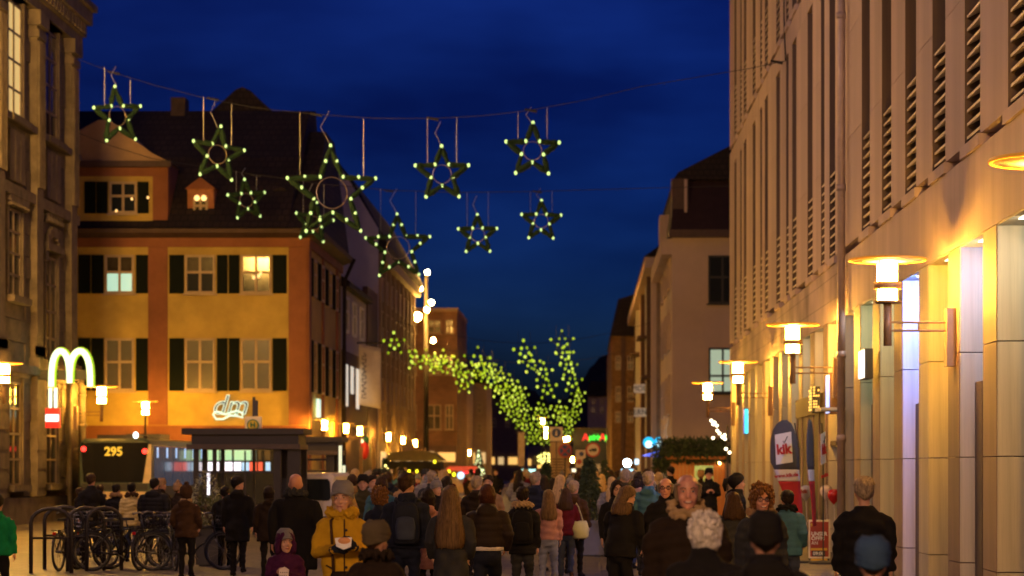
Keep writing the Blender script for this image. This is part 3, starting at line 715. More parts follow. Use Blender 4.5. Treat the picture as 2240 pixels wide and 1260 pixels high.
farhouse('pink_house', 'narrow pinkish house with a red flag right of the brown brick house', 996, 1020, 196, 800, M_pink, [(1001, 1009, 905, 880), (1001, 1009, 860, 838)], roof=[(994, 800), (1022, 800), (1010, 775)])
farhouse('tan_gabled_house', 'narrow tan house between the pinkish house and the dark block', 1020, 1064, 212, 838, M_tanh, [(1026, 1036, 905, 880), (1044, 1054, 905, 880), (1026, 1036, 950, 925), (1044, 1054, 950, 925)], roof=[(1017, 838), (1067, 838), (1040, 806)])
rf = thing('red_flag', 'long narrow red flag hanging on the pinkish far house', 'flag', P(1011, 925, 194)); 
B(PX(1008, 194), PX(1014, 194), 193.9, 194, PZ(952, 194), PZ(897, 194)).build('cloth', M_red, rf); MB().tube([(PX(1011, 194), 194, PZ(895, 194)), (PX(1011, 194), 196, PZ(895, 194))], .04, 6).build('pole', M_steel, rf)
farhouse('dark_block', 'dark unlit block in the middle distance below the star cluster', 1062, 1150, 300, 872, M_dark, [(1075, 1085, 935, 915), (1105, 1115, 935, 915)], roof=[(1058, 872), (1152, 872), (1130, 838), (1085, 838)])
farhouse('low_beige_house', 'low beige house closing the end of the street', 1060, 1275, 330, 975, mat('beige_far', (.32, .22, .13), .9, var=.2), [(a, a + 12, 1018, 995) for a in (1085, 1112, 1139, 1166, 1200, 1227, 1250)], litp=M_littan)
farhouse('timber_house', 'pale half-timbered far house below the dark hill', 1286, 1336, 280, 868, mat('pale_far', (.36, .28, .24), .9, var=.2), [(1293, 1303, 905, 890), (1312, 1322, 905, 890), (1293, 1303, 885, 873), (1312, 1322, 885, 873)], roof=[(1280, 868), (1340, 868), (1330, 835), (1292, 835)])
for t_, Y, spans in ((BK, 174.9, ((884, 912, 1012, 988), (918, 950, 1012, 988), (958, 996, 1010, 990))), (S.objects['pink_house'], 195.9, ((999, 1017, 1012, 985),)), (S.objects['tan_gabled_house'], 211.9, ((1023, 1040, 1014, 990), (1044, 1062, 1014, 990))), (S.objects['dark_block'], 299.9, ((1068, 1082, 1016, 1000), (1090, 1102, 1016, 1000), (1112, 1132, 1016, 1000))), (S.objects['low_beige_house'], 329.9, ((1150, 1162, 1018, 1004), (1182, 1196, 1018, 1004), (1212, 1222, 1018, 1004)))):
    for k, (a, b, y0, y1) in enumerate(spans): B(PX(a, Y), PX(b, Y), Y - .08, Y - .01, PZ(y0, Y), PZ(y1, Y)).build('lit_shop_window', MATS['shop_warm'] if k % 2 else glow('shop_gold', (1, .55, .14), 1.1), t_)
# wooded hill beyond the roofs
hb = bmesh.new(); 
hv = []
for i in range(41):
    px = 1040 + i * 10; u = i / 40
    py = 905 - 130 * math.exp(-((px - 1330) / 75) ** 2) - 60 * math.exp(-((px - 1140) / 60) ** 2) + 4 * math.sin(px * .3)
    hv.append((PX(px, 480), PZ(py, 480)))
hm = MB(); hm.prism([(PX(1040, 480), -2)] + hv + [(PX(1440, 480), -2)], 480, 520, 'y')
tag(hm.build('hill', mat('wooded_hill', (.09, .065, .05), .95, var=.4, vscale=.3)), 'dark wooded hill beyond the roofs', kind='structure')
hb.free()

# ------------------------------------------------------------------ right row beyond the store
XR = 4.2; Yc = 110.0
M_beige = mat('beige_render', (.56, .43, .33), .9, var=.08, vscale=.6, bump=.1, bscale=30)
CH = thing('beige_house', 'beige corner house with a dark mansard roof beyond the pale store', 'house', (8, 118, 0))
zc = PZ(520, Yc)
B(PX(1470, Yc), 12, Yc, 127, 0, zc).build('wall', M_beige, CH)
B(PX(1463, Yc), 12.3, Yc - .5, 127, zc, zc + .35).build('eaves', MATS['gutter_dark'], CH)
mr = MB(); x0 = PX(1466, Yc)
mr.add([(x0, Yc - .4, zc + .35), (12, Yc - .4, zc + .35), (12, 127, zc + .35), (x0, 127, zc + .35),
        (PX(1478, Yc + 1), Yc + .8, PZ(395, Yc + .8)), (12, Yc + .8, PZ(395, Yc + .8)), (12, 126, PZ(395, Yc + .8)), (PX(1478, Yc + 1), 126, PZ(395, Yc + .8))],
       [(0, 3, 2, 1), (4, 5, 6, 7), (0, 1, 5, 4), (1, 2, 6, 5), (2, 3, 7, 6), (3, 0, 4, 7)])
mr.build('mansard_roof', mat('mansard_red', (.032, .014, .013), .9, var=.2), CH)
tr = MB(); zz = PZ(394, Yc + .8)
tr.prism([(PX(1474, Yc), zz), (12, zz), (12, PZ(285, Yc)), (PX(1605, Yc), PZ(312, Yc)), (PX(1484, Yc), PZ(374, Yc))], Yc + .5, 126, 'y')
tr.build('top_roof', M_roof, CH)
dr = MB(); dr.box(PX(1488, Yc) - .4, PX(1506, Yc), Yc + .1, Yc + 1.5, PZ(480, Yc), PZ(390, Yc)); dr.build('dormer', MATS['gutter_dark'], CH)
B(PX(1497, Yc), PX(1503, Yc), Yc + .02, Yc + .098, PZ(478, Yc), PZ(392, Yc)).build('dormer_trim', M_beige, CH)
B(x0 - .3, x0 + .2, Yc + 6, Yc + 8, zc + .4, PZ(440, Yc)).build('dormer', M_beige, CH)
fwin(CH, PX(1549, Yc), PX(1612, Yc), PZ(664, Yc), PZ(559, Yc), Yc, frame=M_black, panes_lit=(M_glass, M_glass))
fwin(CH, PX(1550, Yc), PX(1612, Yc), PZ(860, Yc), PZ(761, Yc), Yc, frame=M_black, panes_lit=(glow('mint_room', (.55, .72, .52), .55), MATS['mint_room']), cross=.62)
for k in range(3):
    for z0 in (4.4, 7.6, 10.6): swin(CH, PX(1470, Yc), -1, Yc + 2 + k * 5, Yc + 4 + k * 5, z0, z0 + 2, frame=M_beige, pane=M_glass)
B(PX(1470, Yc) - .5, PX(1470, Yc) - .002, Yc, 127, zc - .8, zc - .05).build('cornice', M_beige, CH)
MH = thing('shop_house', 'darker shop house with protruding signs past the beige corner house', 'house', (7, 138, 0))
X2 = PX(1437, 127)
B(X2, 12, 127.1, 180, 0, PZ(560, 127)).build('wall', mat('shop_house_wall', (.3, .22, .15), .9, var=.2), MH)
mm = MB(); mm.prism([(X2 - .7, PZ(560, 127)), (12, PZ(560, 127)), (12, PZ(455, 127)), (X2 + 3, PZ(455, 127))], 127.1, 180, 'y'); mm.build('roof', M_roof, MH)
B(X2 - .65, X2 - .01, 127.1, 180, PZ(585, 127), PZ(562, 127)).build('cornice', M_beige, MH)
for k, (y, cc) in enumerate(((127.6, M_beige), (133, M_dkbrown), (140, M_jamb), (147, M_dkbrown), (154, M_beige), (162, M_jamb), (171, M_dkbrown))): B(X2 - .3 - .1 * (k % 2), X2 - .004, y, y + .7, 0, PZ(585, 127) - .02).build('pilaster', cc, MH)
for k in range(5): B(X2 - .8, X2 - .004, 129 + k * 10, 133 + k * 10, 6.9 + (k % 2) * 2.8, 7.05 + (k % 2) * 2.8).build('balcony', M_dkbrown, MH)
for k in range(11):
    for z0 in (4.6, 7.6): swin(MH, X2, -1, 128.5 + k * 4.6, 130.5 + k * 4.6, z0, z0 + 2, frame=M_cream, pane=M_littan if (k + int(z0)) % 3 == 0 else M_glass)
    B(X2 - .07, X2 - .003, 128 + k * 4.7, 132 + k * 4.7, .3, 3).build('shop_window', MATS['shop_warm'], MH)
OH = thing('orange_house', 'amber-lit narrow house left of the two shop sign boards', 'house', (5, 172, 0))
Yo = 183.0
B(PX(1338, Yo), PX(1396, Yo), Yo, Yo + 40, 0, PZ(735, Yo)).build('wall', mat('amber_render', (.24, .135, .05), .9, var=.35), OH)
mo = MB(); mo.prism([(PX(1334, Yo), PZ(735, Yo)), (PX(1400, Yo), PZ(735, Yo)), (PX(1400, Yo), PZ(640, Yo)), (PX(1352, Yo), PZ(655, Yo))], Yo - .3, Yo + 25, 'y'); mo.build('roof', M_roof, OH)
for a, b in ((1346, 1358), (1372, 1386)):
    for yb, yt in ((810, 778), (880, 845), (925, 900)): fwin(OH, PX(a, Yo), PX(b, Yo), PZ(yb, Yo), PZ(yt, Yo), Yo, frame=M_cream, panes_lit=(M_littan, M_dimpane), sill=False)
B(PX(1358, Yo), PX(1368, Yo), Yo - .1, Yo - .002, 0, PZ(735, Yo)).build('pilaster', M_dkbrown, OH)
for body, yy, lab, Y in (('MODE', 850, 'white sign board lettered MODE, the upper of two', 141), ('BERNER', 902, 'lower white sign board hanging under the one lettered MODE', 140)):
    s_ = thing('sign_board', lab, 'sign', P(1415, yy, Y))
    B(PX(1387, Y), X2 + .0, Y, Y + .25, PZ(yy + 9.5, Y), PZ(yy - 9.5, Y)).build('board', mat('sign_grey', (.62, .55, .47), .7, emit=(.7, .6, .48), estr=.18), s_)
    text(body, .46, M_black, ((PX(1387, Y) + X2) / 2, Y - .02, PZ(yy, Y)), s_, sx=1.0)
gp = thing('grey_pavilion', 'grey-blue flat shop pavilion with red and green lit lettering at the street end', 'building', (PX(1328, 235), 240, 0))
B(PX(1254, 235), PX(1402, 235), 235, 247, 0, PZ(940, 235)).build('wall', mat('blue_grey', (.025, .035, .065), .7, var=.12), gp)
B(PX(1252, 235), PX(1404, 235), 234.7, 247.2, PZ(940, 235), PZ(936, 235)).build('roof_edge', M_black, gp)
B(PX(1300, 235), PX(1400, 235), 234.9, 234.99, .2, PZ(1015, 235)).build('shop_front', mat('pav_front', (.32, .3, .26), .6, emit=(.5, .45, .36), estr=.07), gp)
Mg = glow('led_green', (.02, .9, .06), 1.6); Mr = glow('led_red', (.9, .03, .03), 1.2)
text('A', .95, Mr, (PX(1281, 235), 234.8, PZ(957, 235)), gp, 'lit_letter', bold=.03)
text('potheke', .80, Mg, (PX(1301, 235), 234.8, PZ(957, 235)), gp, 'lit_letter', bold=.04, sx=.44)
text('A', .95, Mr, (PX(1318, 235), 234.8, PZ(957, 235)), gp, 'lit_letter', bold=.03)
text('potheke', .85, Mg, (PX(1339, 235), 234.8, PZ(956, 235)), gp, 'lit_letter', bold=.04, sx=.52)
for i, px in enumerate((1419, 1443)):
    ds = thing('disc_sign', ('left one', 'right one')[i] + ' of two cyan lit disc signs above the fir-roofed hut', 'sign', P(px, 968, 126))
    MB().tube([P(px, 968, 126) - Vector((0, .12, 0)), P(px, 968, 126) + Vector((0, .05, 0))], .31, 20).build('rim', glow('disc_cyan', (.0, .48, .85), 1.3), ds)
    MB().tube([P(px, 972, 126) - Vector((0, .15, 0)), P(px, 972, 126) - Vector((0, .11, 0))], .2, 16).build('face', glow('disc_white', (.6, .95, 1), 2), ds)
    MB().tube([P(px, 968, 126), (X2 + .6, 129, PZ(968, 126))], .04, 6).build('arm', M_steel, ds)
bs = thing('neon_tick', 'blue neon angle line under the twin cyan discs', 'sign', P(1425, 992, 125))
MB().tube([P(1452, 984, 125), P(1406, 997, 125), P(1450, 998, 125)], .05, 6).build('tube', glow('neon_blue', (.12, .2, 1), 2), bs)
MB().tube([P(1452, 984, 125), (X2 + .5, 128, PZ(984, 125))], .03, 6).build('arm', M_steel, bs)
wl = thing('work_light', 'glaring blue-white work light on a stand in the crowd', 'lamp', (PX(1372, 118), 118, 0))
MB().ell(P(1372, 1013, 118), .2, .12, .2, 14, 8).build('lamp_head', glow('work_white', (.62, .85, 1), 60), wl, True)
MB().tube([(PX(1372, 118), 118.1, 0), (PX(1372, 118), 118.1, PZ(1018, 118))], .04, 6).build('stand', M_steel, wl)
# ------------------------------------------------------------------ star garlands over the street
M_garl = mat('fir_garland', (.006, .032, .010), .9, var=.4, vscale=40)
M_wire = mat('wire_black', (.02, .02, .025), .6)
M_wirel = mat('wire_steel', (.35, .36, .42), .4, .6)
M_ring = mat('ring_steel', (.5, .42, .34), .35, .7)
M_bulbN = glow('bulb_near', (.66, .95, .32), 1.25, False)
M_bulbF = glow('bulb_far', (.44, .62, .025), 1.15, False)
bulbN = mesh_of(MB().ell((0, 0, 0), .048, .048, .060, 10, 7), 'bulb', M_bulbN, True)
bulbF = mesh_of(MB().ell((0, 0, 0), .082, .082, .092, 8, 6), 'bulb', M_bulbF, True)
bulbFs = [bulbF, bulbF, mesh_of(MB().ell((0, 0, 0), .082, .082, .092, 8, 6), 'bulb', glow('bulb_far_pale', (.58, .74, .08), 1.45, False), True), mesh_of(MB().ell((0, 0, 0), .066, .066, .08, 8, 5), 'bulb', glow('bulb_far_dim', (.36, .52, .01), 1.0, False), True)]
def planwire(px, A, Bp):
    # where the viewing ray of a column of the photo meets the vertical plane of a wire from A to B (both X, Y)
    k = (px - CX) / F; dxx, dyy = Bp[0] - A[0], Bp[1] - A[1]
    s = (k * A[1] - A[0]) / (dxx - k * dyy)
    return A[1] + s * dyy
WIRE_A = ((-17.9, 76.5), (5.3, 60.8)); WIRE_B = ((-18.0, 82.0), (5.3, 84.0))
def wire(name, label, pts, pl, r=.010):
    t = thing(name, label, 'wire', P(*pts[len(pts) // 2], 70))
    q = []
    for i in range(len(pts) - 1):
        for k in range(6):
            u = k / 6; px = pts[i][0] + (pts[i + 1][0] - pts[i][0]) * u; py = pts[i][1] + (pts[i + 1][1] - pts[i][1]) * u
            q.append(P(px, py, planwire(px, *pl)))
    q.append(P(*pts[-1], planwire(pts[-1][0], *pl)))
    m = MB(); m.tube(q, r, 5); m.build('cable', M_wire, t)
    return t, q
ptsA = [(104, 97), (175, 131), (240, 156), (340, 187), (450, 215), (560, 236), (690, 250), (820, 259), (950, 259), (1060, 253), (1160, 241), (1280, 219), (1400, 190), (1590, 158), (1640, 150), (1719, 133)]
ptsB = [(172, 291), (240, 318), (330, 346), (450, 366), (560, 382), (700, 402), (850, 416), (1000, 421), (1160, 419), (1400, 412), (1596, 407)]
wa, _ = wire('star_wire', 'long black wire with the near stars, tied to the pale store', ptsA, WIRE_A)
wb, _ = wire('star_wire', 'second thin wire farther down the street with smaller stars', ptsB, WIRE_B, .012)
for px, py in ((250, 160), (466, 217), (692, 251), (947, 260), (1162, 242), (1700, 136)):
    MB().tube([P(px - 14, py - 3, planwire(px, *WIRE_A)), P(px + 12, py + 2, planwire(px, *WIRE_A))], [.03, .045], 6).build('clamp', M_wire, wa)
MB().tube([(XW - .02, 60.8, PZ(133, 60.8)), (XW - .05, 60.9, PZ(133, 60.8) + 1.2), (XW - .03, 61.2, PZ(133, 60.8) + 4)], .02, 5).build('feed_cable', M_wire, wa)
for px, py in ((560, 384), (850, 418), (1175, 420)): MB().tube([P(px - 10, py - 2, planwire(px, *WIRE_B)), P(px + 10, py + 1, planwire(px, *WIRE_B))], [.03, .04], 6).build('clamp', M_wire, wb)

def star(name, label, px, py, w, pl=None, Y=None, roll=0, yaw=0, big=False, wl=None, group='lit stars over the street', far=False, hang=None):
    Y = Y or planwire(px, *pl)
    c = P(px, py, Y); R = w * Y / F / 2 * 1.02
    t = thing(name, label, 'star decoration', c, group, local=True, rz=math.radians(yaw))
    ri = R * .42
    rl = math.radians(roll)
    pts = []
    for i in range(10):
        a = PI / 2 + i * PI / 5 + rl; q = R if i % 2 == 0 else ri
        pts.append(Vector((q * math.cos(a), 0, q * math.sin(a))))
    m = MB(); tr = .088 if not far else .06
    seq = []
    for i in range(10):
        for k in range(1 if far else 5):
            seq.append(pts[i].lerp(pts[(i + 1) % 10], k / 5 if not far else 0))
    if far: m.tube(seq, tr, 5, closed=True)
    else:
        m.tube(seq, [tr * random.uniform(.75, 1.2) for _ in seq], 6, closed=True)
        for i in range(len(seq) * 7):      # needles of the garland
            k = random.randrange(len(seq)); p = seq[k].lerp(seq[(k + 1) % len(seq)], random.random())
            d = Vector((random.gauss(0, 1), random.gauss(0, 1), random.gauss(0, 1))).normalized() * random.uniform(.09, .14); e = d.orthogonal().normalized() * .012
            m.add([p - e, p + e, p + d], [(0, 1, 2)])
    m.build('garland_frame', M_garl, t)
    if not far:
        rr = MB(); rr.tube([(ri * .82 * math.cos(2 * PI * i / 20), .0, ri * .82 * math.sin(2 * PI * i / 20)) for i in range(20)], .012, 5, closed=True); rr.build('ring', M_ring, t)
    bm_ = bulbF if far else bulbN
    for i in range(10):
        p = pts[i] * 1.03
        bq = bm_ if not far else random.choice(bulbFs)
        o = bpy.data.objects.new('bulb', bq); COL.objects.link(o); o.parent = t; o.location = p + Vector((0, -.05, 0))
        if big:
            p2 = pts[i].lerp(pts[(i + 1) % 10], .5)
            o = bpy.data.objects.new('bulb', bm_); COL.objects.link(o); o.parent = t; o.location = p2 + Vector((0, -.06, .03))
    ws = wl or [(-.55 * R, hang or 1.0), (.55 * R, hang or 1.0)]
    for xx, up in ws:
        MB().tube([(xx, 0, .33 * R), (xx, 0, .33 * R + up)], .008 if not far else .008, 4).build('hanging_wire', M_wirel if not far else M_wire, t)
    if not far:
        MB().tube([(0, .02, R), (-.25 * R, .02, R + .3 * ws[0][1]), (-.05 * R, .02, R + .55 * ws[0][1])], .011, 4).build('lamp_cable', M_wirel, t)
    return t
def hang_to(px, py, w, pl, pts, frac=.55):
    """lengths of the two hanging wires up to the carrying wire"""
    Y = planwire(px, *pl); R = w * Y / F / 2
    res = []
    for s in (-1, 1):
        xp = px + s * frac * w / 2
        for i in range(len(pts) - 1):
            if pts[i][0] <= xp <= pts[i + 1][0]:
                u = (xp - pts[i][0]) / (pts[i + 1][0] - pts[i][0]); yw = pts[i][1] + u * (pts[i + 1][1] - pts[i][1])
        res.append((s * frac * R, max(.1, (py - yw) * Y / F - .33 * R)))
    return res
for px, py, w, roll, yaw, big, lab in [
        (257, 254, 122, 8, 46, False, 'tilted green star at the far left of the near wire'),
        (476, 338, 118, -6, 30, False, 'green star in front of the dark roof, second on the near wire'),
        (726, 422, 196, 2, 18, True, 'largest green star with twenty bulbs, middle of the near wire'),
        (967, 381, 116, 1, 6, False, 'green star against the sky, second from the right on the near wire'),
        (1165, 330, 116, -1, 0, False, 'rightmost and highest green star on the near wire')]:
    star('star_decoration', lab, px, py, w, WIRE_A, None, roll, yaw, big, hang_to(px, py, w, WIRE_A, ptsA, .55 if not big else .72))
for px, py, w, roll, yaw, big, lab in [
        (539, 438, 86, 7, 30, False, 'small green star between the candle-lit dormer and the largest star'),
        (686, 488, 86, -8, 26, False, 'small green star half behind the lower left arm of the largest star'),
        (871, 542, 140, 2, 8, True, 'twenty-bulb green star in front of the tan house roof line'),
        (1045, 514, 84, 1, 3, False, 'small green star left of the lower right one in the sky'),
        (1184, 484, 86, -1, 0, False, 'small green star straight below the highest one')]:
    star('star_decoration', lab, px, py, w, WIRE_B, None, roll, yaw, big, hang_to(px, py, w, WIRE_B, ptsB))
ORD = 'first second third fourth fifth sixth seventh eighth ninth tenth eleventh twelfth thirteenth fourteenth fifteenth sixteenth seventeenth eighteenth nineteenth'.split()
farA = [(862, 752, 46), (890, 776, 40), (908, 788, 40), (932, 786, 40), (952, 793, 38), (970, 786, 38), (992, 800, 38), (1012, 822, 40), (1016, 842, 36), (1043, 790, 58), (1041, 818, 38), (1066, 803, 38), (1075, 833, 38), (1095, 823, 36), (1090, 852, 36), (1115, 838, 34), (1132, 853, 34), (1127, 868, 32)]
farB = [(1147, 770, 48), (1163, 797, 38), (1188, 815, 40), (1197, 851, 42)]
farC = [(1230, 750, 50), (1236, 778, 38), (1244, 804, 38), (1252, 836, 42)]
farD = [(1102, 888, 32), (1122, 883, 30), (1118, 905, 30), (1140, 892, 32), (1152, 914, 30), (1148, 935, 28), (1178, 900, 34), (1172, 922, 28), (1175, 946, 28), (1195, 962, 26), (1192, 930, 28), (1222, 896, 34), (1225, 917, 28), (1262, 882, 32), (1258, 906, 28), (1245, 928, 28), (1243, 950, 24), (1161, 960, 24)]
farE = [(880, 762, 38), (958, 800, 34), (1002, 806, 34), (1052, 806, 36), (1079, 815, 34), (1107, 858, 30), (1142, 868, 28)]
farG = [(1110, 880, 28), (1135, 925, 26), (1178, 960, 24), (1190, 900, 28), (1235, 905, 28), (1265, 865, 30)]
for lst, gname, lab in ((farE, 'lime star string sloping from the tan house', 'lime star squeezed into the gaps of the long sloping string, {} such from the left'), (farG, 'lowest lime star cluster', 'lime star filling the gaps of the lowest far cluster, {} such from the left'), (farA, 'lime star string sloping from the tan house', 'lime star of the long string sloping down from the tan house, {} from the left'), (farB, 'short middle lime star string', 'lime star of the short middle string, {} from the top'),
                        (farC, 'right lime star column', 'lime star of the right hanging column, {} from the top'), (farD, 'lowest lime star cluster', 'small lime star of the lowest far cluster, {} along it from the left')):
    for i, (px, py, w) in enumerate(lst):
        star('far_star', lab.format(ORD[i]), px, py, w, None, 1.15 * F / w if w < 50 else 1.5 * F / w, roll=random.uniform(-6, 6), yaw=random.uniform(-5, 25) if w > 34 else random.uniform(-20, 30), group=gname, far=True, hang=.9)
for Y, z, lab in ((132, 10.3, 'thin far wire where the lime star string starts'), (165, 10.6, 'thin far wire over the middle of the lime stars'), (205, 9.2, 'thin farthest wire over the lowest lime stars')):
    t = thing('star_wire', lab, 'wire', (-3, Y, z))
    MB().tube([(-11 + 15.2 * i / 12, Y, z - 1.3 * math.sin(PI * i / 12)) for i in range(13)], .012, 4).build('cable', M_wire, t)

# ------------------------------------------------------------------ bus
bus = thing('city_bus', 'dark city bus seen from behind with an amber number display and red lamps', 'bus', group=None, local=True)
w2 = 1.26; Lb = 10.6
def rsec(y, sx, zt, zb=.32, r=.22):
    return [(-sx, y, zb), (-sx, y, zt - r), (-sx + r * .4, y, zt - r * .3), (-sx + r, y, zt), (sx - r, y, zt), (sx - r * .4, y, zt - r * .3), (sx, y, zt - r), (sx, y, zb)]
MB().loft([rsec(0, w2 - .06, 2.78), rsec(.12, w2, 2.86), rsec(Lb - .2, w2, 2.86), rsec(Lb, w2 - .1, 2.75)]).build('body', mat('bus_green', (.05, .07, .05), .35, var=.1), bus)
MB().prism([(-1.08, 1.35), (1.02, 1.35), (1.10, 2.0), (1.16, 2.72), (-1.16, 2.72), (-1.13, 2.0)], -.035, -.004, 'y').build('rear_window', mat('bus_glass', (.012, .012, .013), .12, var=0, spec=.7), bus)
MB().prism([(.98, 1.32), (1.27, 1.32), (1.27, 2.66), (1.19, 2.66)], -.055, -.003, 'y').build('corner_panel', mat('bus_cream', (.62, .48, .3), .4), bus)
B(-1.15, 1.15, -.03, -.003, .45, 1.02).build('bumper', mat('bus_beige', (.5, .36, .2), .5), bus)
B(-1.15, 1.15, -.028, -.003, 1.08, 1.3).build('rear_grille', M_black, bus)
MBd = glow('bus_amber', (1, .62, .05), .7)
text('295', .42, MBd, (-.03, -.05, 2.40), bus, 'route_number', bold=.012)
for sx in (-1.07, 1.05):
    MB().tube([(sx, -.05, 2.5 if sx < 0 else 2.42), (sx, -.003, 2.5 if sx < 0 else 2.42)], .09, 14).build('rear_lamp', glow('tail_red', (1, .03, .02), 5), bus)
for k in range(6):
    B(w2 + .003, w2 + .02, .5 + k * 1.66, 2.05 + k * 1.66, 1.2, 2.6).build('side_window', mat('bus_side_glass', (.10, .11, .14), .08, var=.3, vscale=1.2, emit=(.2, .26, .42), estr=.12), bus)
    B(w2 + .02, w2 + .03, .9 + k * 1.66, 1.12 + k * 1.66, 2.2, 2.56).build('cabin_light', glow('cabin_blue', (.35, .6, 1), 1.0, False), bus)
for y in (2.6, 8.4):
    for sx in (-1, 1): MB().tube([(sx * (w2 - .2), y, .48), (sx * (w2 + .02), y, .48)], .48, 18).build('wheel', M_black, bus)
u = MB(); u.box(-.8, .5, .8, 3.0, 2.87, 3.0); u.box(-.3, .9, 3.2, 5, 2.87, 3.06); u.build('roof_unit', M_steel, bus)
MB().ell((.62, .5, 2.98), .09, .09, .11, 10, 6).build('roof_light', glow('roof_white', (.8, .95, 1), 5), bus)
bus.location = (PX(251, 79), 79, 0); bus.rotation_euler = (0, 0, math.radians(-1))

# ------------------------------------------------------------------ bus shelters and stop sign
M_frame = mat('shelter_brown', (.026, .02, .016), .6, .1, var=.15)
M_pane = mat('clear_pane', (.05, .06, .055), .05, var=0, alpha=.10)
def shelter(label, x0, x1, y0, y1, zt, posts, rails):
    t = thing('bus_shelter', label, 'bus shelter', ((x0 + x1) / 2, y0, 0))
    B(x0, x1, y0, y1, zt - .16, zt).build('roof', M_frame, t)
    B(x0 + .25, x1 - .15, y0 + .1, y1 - .1, zt - .42, zt - .163).build('roof_box', M_frame, t)
    B(x0 + .12, x1 - .10, y0 + .05, y1 - .05, zt - .55, zt - .423).build('roof_rail', mat('rail_brown', (.07, .045, .028), .6), t)
    for p, w in posts: B(p - w / 2, p + w / 2, y0 + .2, y0 + .32, 0, zt - .553).build('post', M_frame, t)
    for p, w in posts: B(p - w / 2, p + w / 2, y1 - .3, y1 - .2, 0, zt - .553).build('post', M_frame, t)
    for i in range(len(posts) - 1):
        a, b = posts[i][0] + posts[i][1] / 2 + .002, posts[i + 1][0] - posts[i + 1][1] / 2 - .002
        if b - a < .25: continue
        B(a, b, y0 + .25, y0 + .27, .25, zt - .6).build('glass_pane', M_pane, t)
        for r in rails: B(a, b, y0 + .23, y0 + .29, r - .03, r + .03).build('rail', M_frame, t)
        n = max(1, int((b - a) / .55))
        for k in range(1, n): B(a + (b - a) * k / n - .02, a + (b - a) * k / n + .02, y0 + .235, y0 + .285, .25, zt - .6).build('mullion', M_frame, t)
    return t
Yq = 61.0
def qx(p): return PX(p, Yq)
shelter('wide dark bus shelter with a stepped flat roof before the yellow house', qx(397), qx(664), Yq, Yq + 1.9, PZ(937, Yq), [(qx(425), .12), (qx(466), .1), (qx(604), .2), (qx(641), .34)], [1.75])
Yq2 = 69.0
shelter('narrow second bus shelter with a pane grid behind the parked white van', PX(648, Yq2), PX(748, Yq2), Yq2, Yq2 + 1.8, PZ(955, Yq2), [(PX(655, Yq2), .12), (PX(720, Yq2), .24), (PX(740, Yq2), .12)], [1.75, 2.1])
for i, (px, y0_, y1_) in enumerate(((744, 1070, 975), (752, 1065, 1018))):
    t = thing('light_tube_sign', ('taller one', 'shorter one')[i] + ' of two upright white lit tubes right of the shelters', 'sign', P(px, 1030, 66 + i))
    B(PX(px - 3, 66 + i), PX(px + 3, 66 + i), 66 + i, 66.1 + i, PZ(y0_, 66 + i), PZ(y1_, 66 + i)).build('tube', glow('tube_white', (.78, .85, .6), .9), t)
    B(PX(px - 4, 66 + i), PX(px + 4, 66 + i), 65.98 + i, 66.12 + i, 0, PZ(y0_, 66 + i) - .004).build('base', M_steel, t)
Yhs = 63.4
st = thing('bus_stop_sign', 'stop sign with a green ringed yellow disc lettered H above the shelter roof', 'sign', P(555, 930, Yhs))
B(PX(536, Yhs), PX(572, Yhs), Yhs, Yhs + .1, PZ(948, Yhs), PZ(911, Yhs)).build('plate', mat('sign_cream', (.7, .62, .5), .6), st)
c = P(553, 930, (Yhs - .04))
MB().tube([c, c + Vector((0, .038, 0))], .165, 24).build('green_ring', mat('sign_green', (.03, .16, .05), .6), st)
MB().tube([c - Vector((0, .012, 0)), c + Vector((0, .03, 0))], .132, 24).build('yellow_disc', mat('sign_yellow', (.65, .45, .03), .6), st)
text('H', .2, MATS['sign_green'], c - Vector((0, .02, 0)), st, bold=.008)
B(PX(551, Yhs), PX(557, Yhs), Yhs + .12, Yhs + .18, 0, PZ(868, Yhs)).build('post', M_steel, st)
B(PX(552, Yhs), PX(564, Yhs), Yhs, Yhs + .08, PZ(910, Yhs), PZ(876, Yhs)).build('line_plate', mat('plate_navy', (.03, .03, .05), .6), st)

hf = thing('hanging_figure', 'small red stuffed figure hung beneath the third small lamp', 'decoration', P(797, 985, 104))
MB().ell(P(797, 985, 104), .22, .15, .42, 10, 8).build('red_suit', M_red, hf, True); MB().ell(P(801, 962, 104), .14, .13, .15, 10, 7).build('head', mat('figure_green', (.03, .15, .1), .8), hf, True)
MB().ell(P(791, 965, 103.8), .09, .09, .09, 8, 6).build('white_ball', glow('figure_lamp', (1, .75, .4), 2), hf, True); MB().tube([P(799, 958, 104), P(799, 935, 104) + Vector((-.6, 0, 0))], .015, 4).build('cord', M_wire, hf)

# ------------------------------------------------------------------ white van
van = thing('white_van', 'white van parked behind the bald man, seen from the rear', 'van', local=True)
def vsec(y, hw, zb, zt, tw):
    return [(-hw, y, zb), (-hw, y, .95), (-tw, y, zt - .1), (-tw + .12, y, zt), (tw - .12, y, zt), (tw, y, zt - .1), (hw, y, .95), (hw, y, zb)]
MB().loft([vsec(0, .86, .4, 1.74, .74), vsec(.08, .92, .3, 1.82, .8), vsec(2.9, .92, .3, 1.84, .8), vsec(3.3, .9, .3, 1.2, .82), vsec(4.3, .84, .3, .98, .7)]).build('body', mat('van_white', (.72, .66, .6), .3, var=.06), van)
MB().prism([(-.62, 1.02), (.62, 1.02), (.70, 1.1), (.66, 1.58), (.58, 1.66), (-.58, 1.66), (-.66, 1.58), (-.70, 1.1)], -.035, .03, 'y').build('rear_window', M_glass, van)
for s in (-1, 1):
    B(s * .80, s * .88, -.03, .04, .75, 1.15).build('tail_light', M_red, van)
    for y in (.75, 3.4): MB().tube([(s * .74, y, .32), (s * .93, y, .32)], .32, 18).build('wheel', M_black, van)
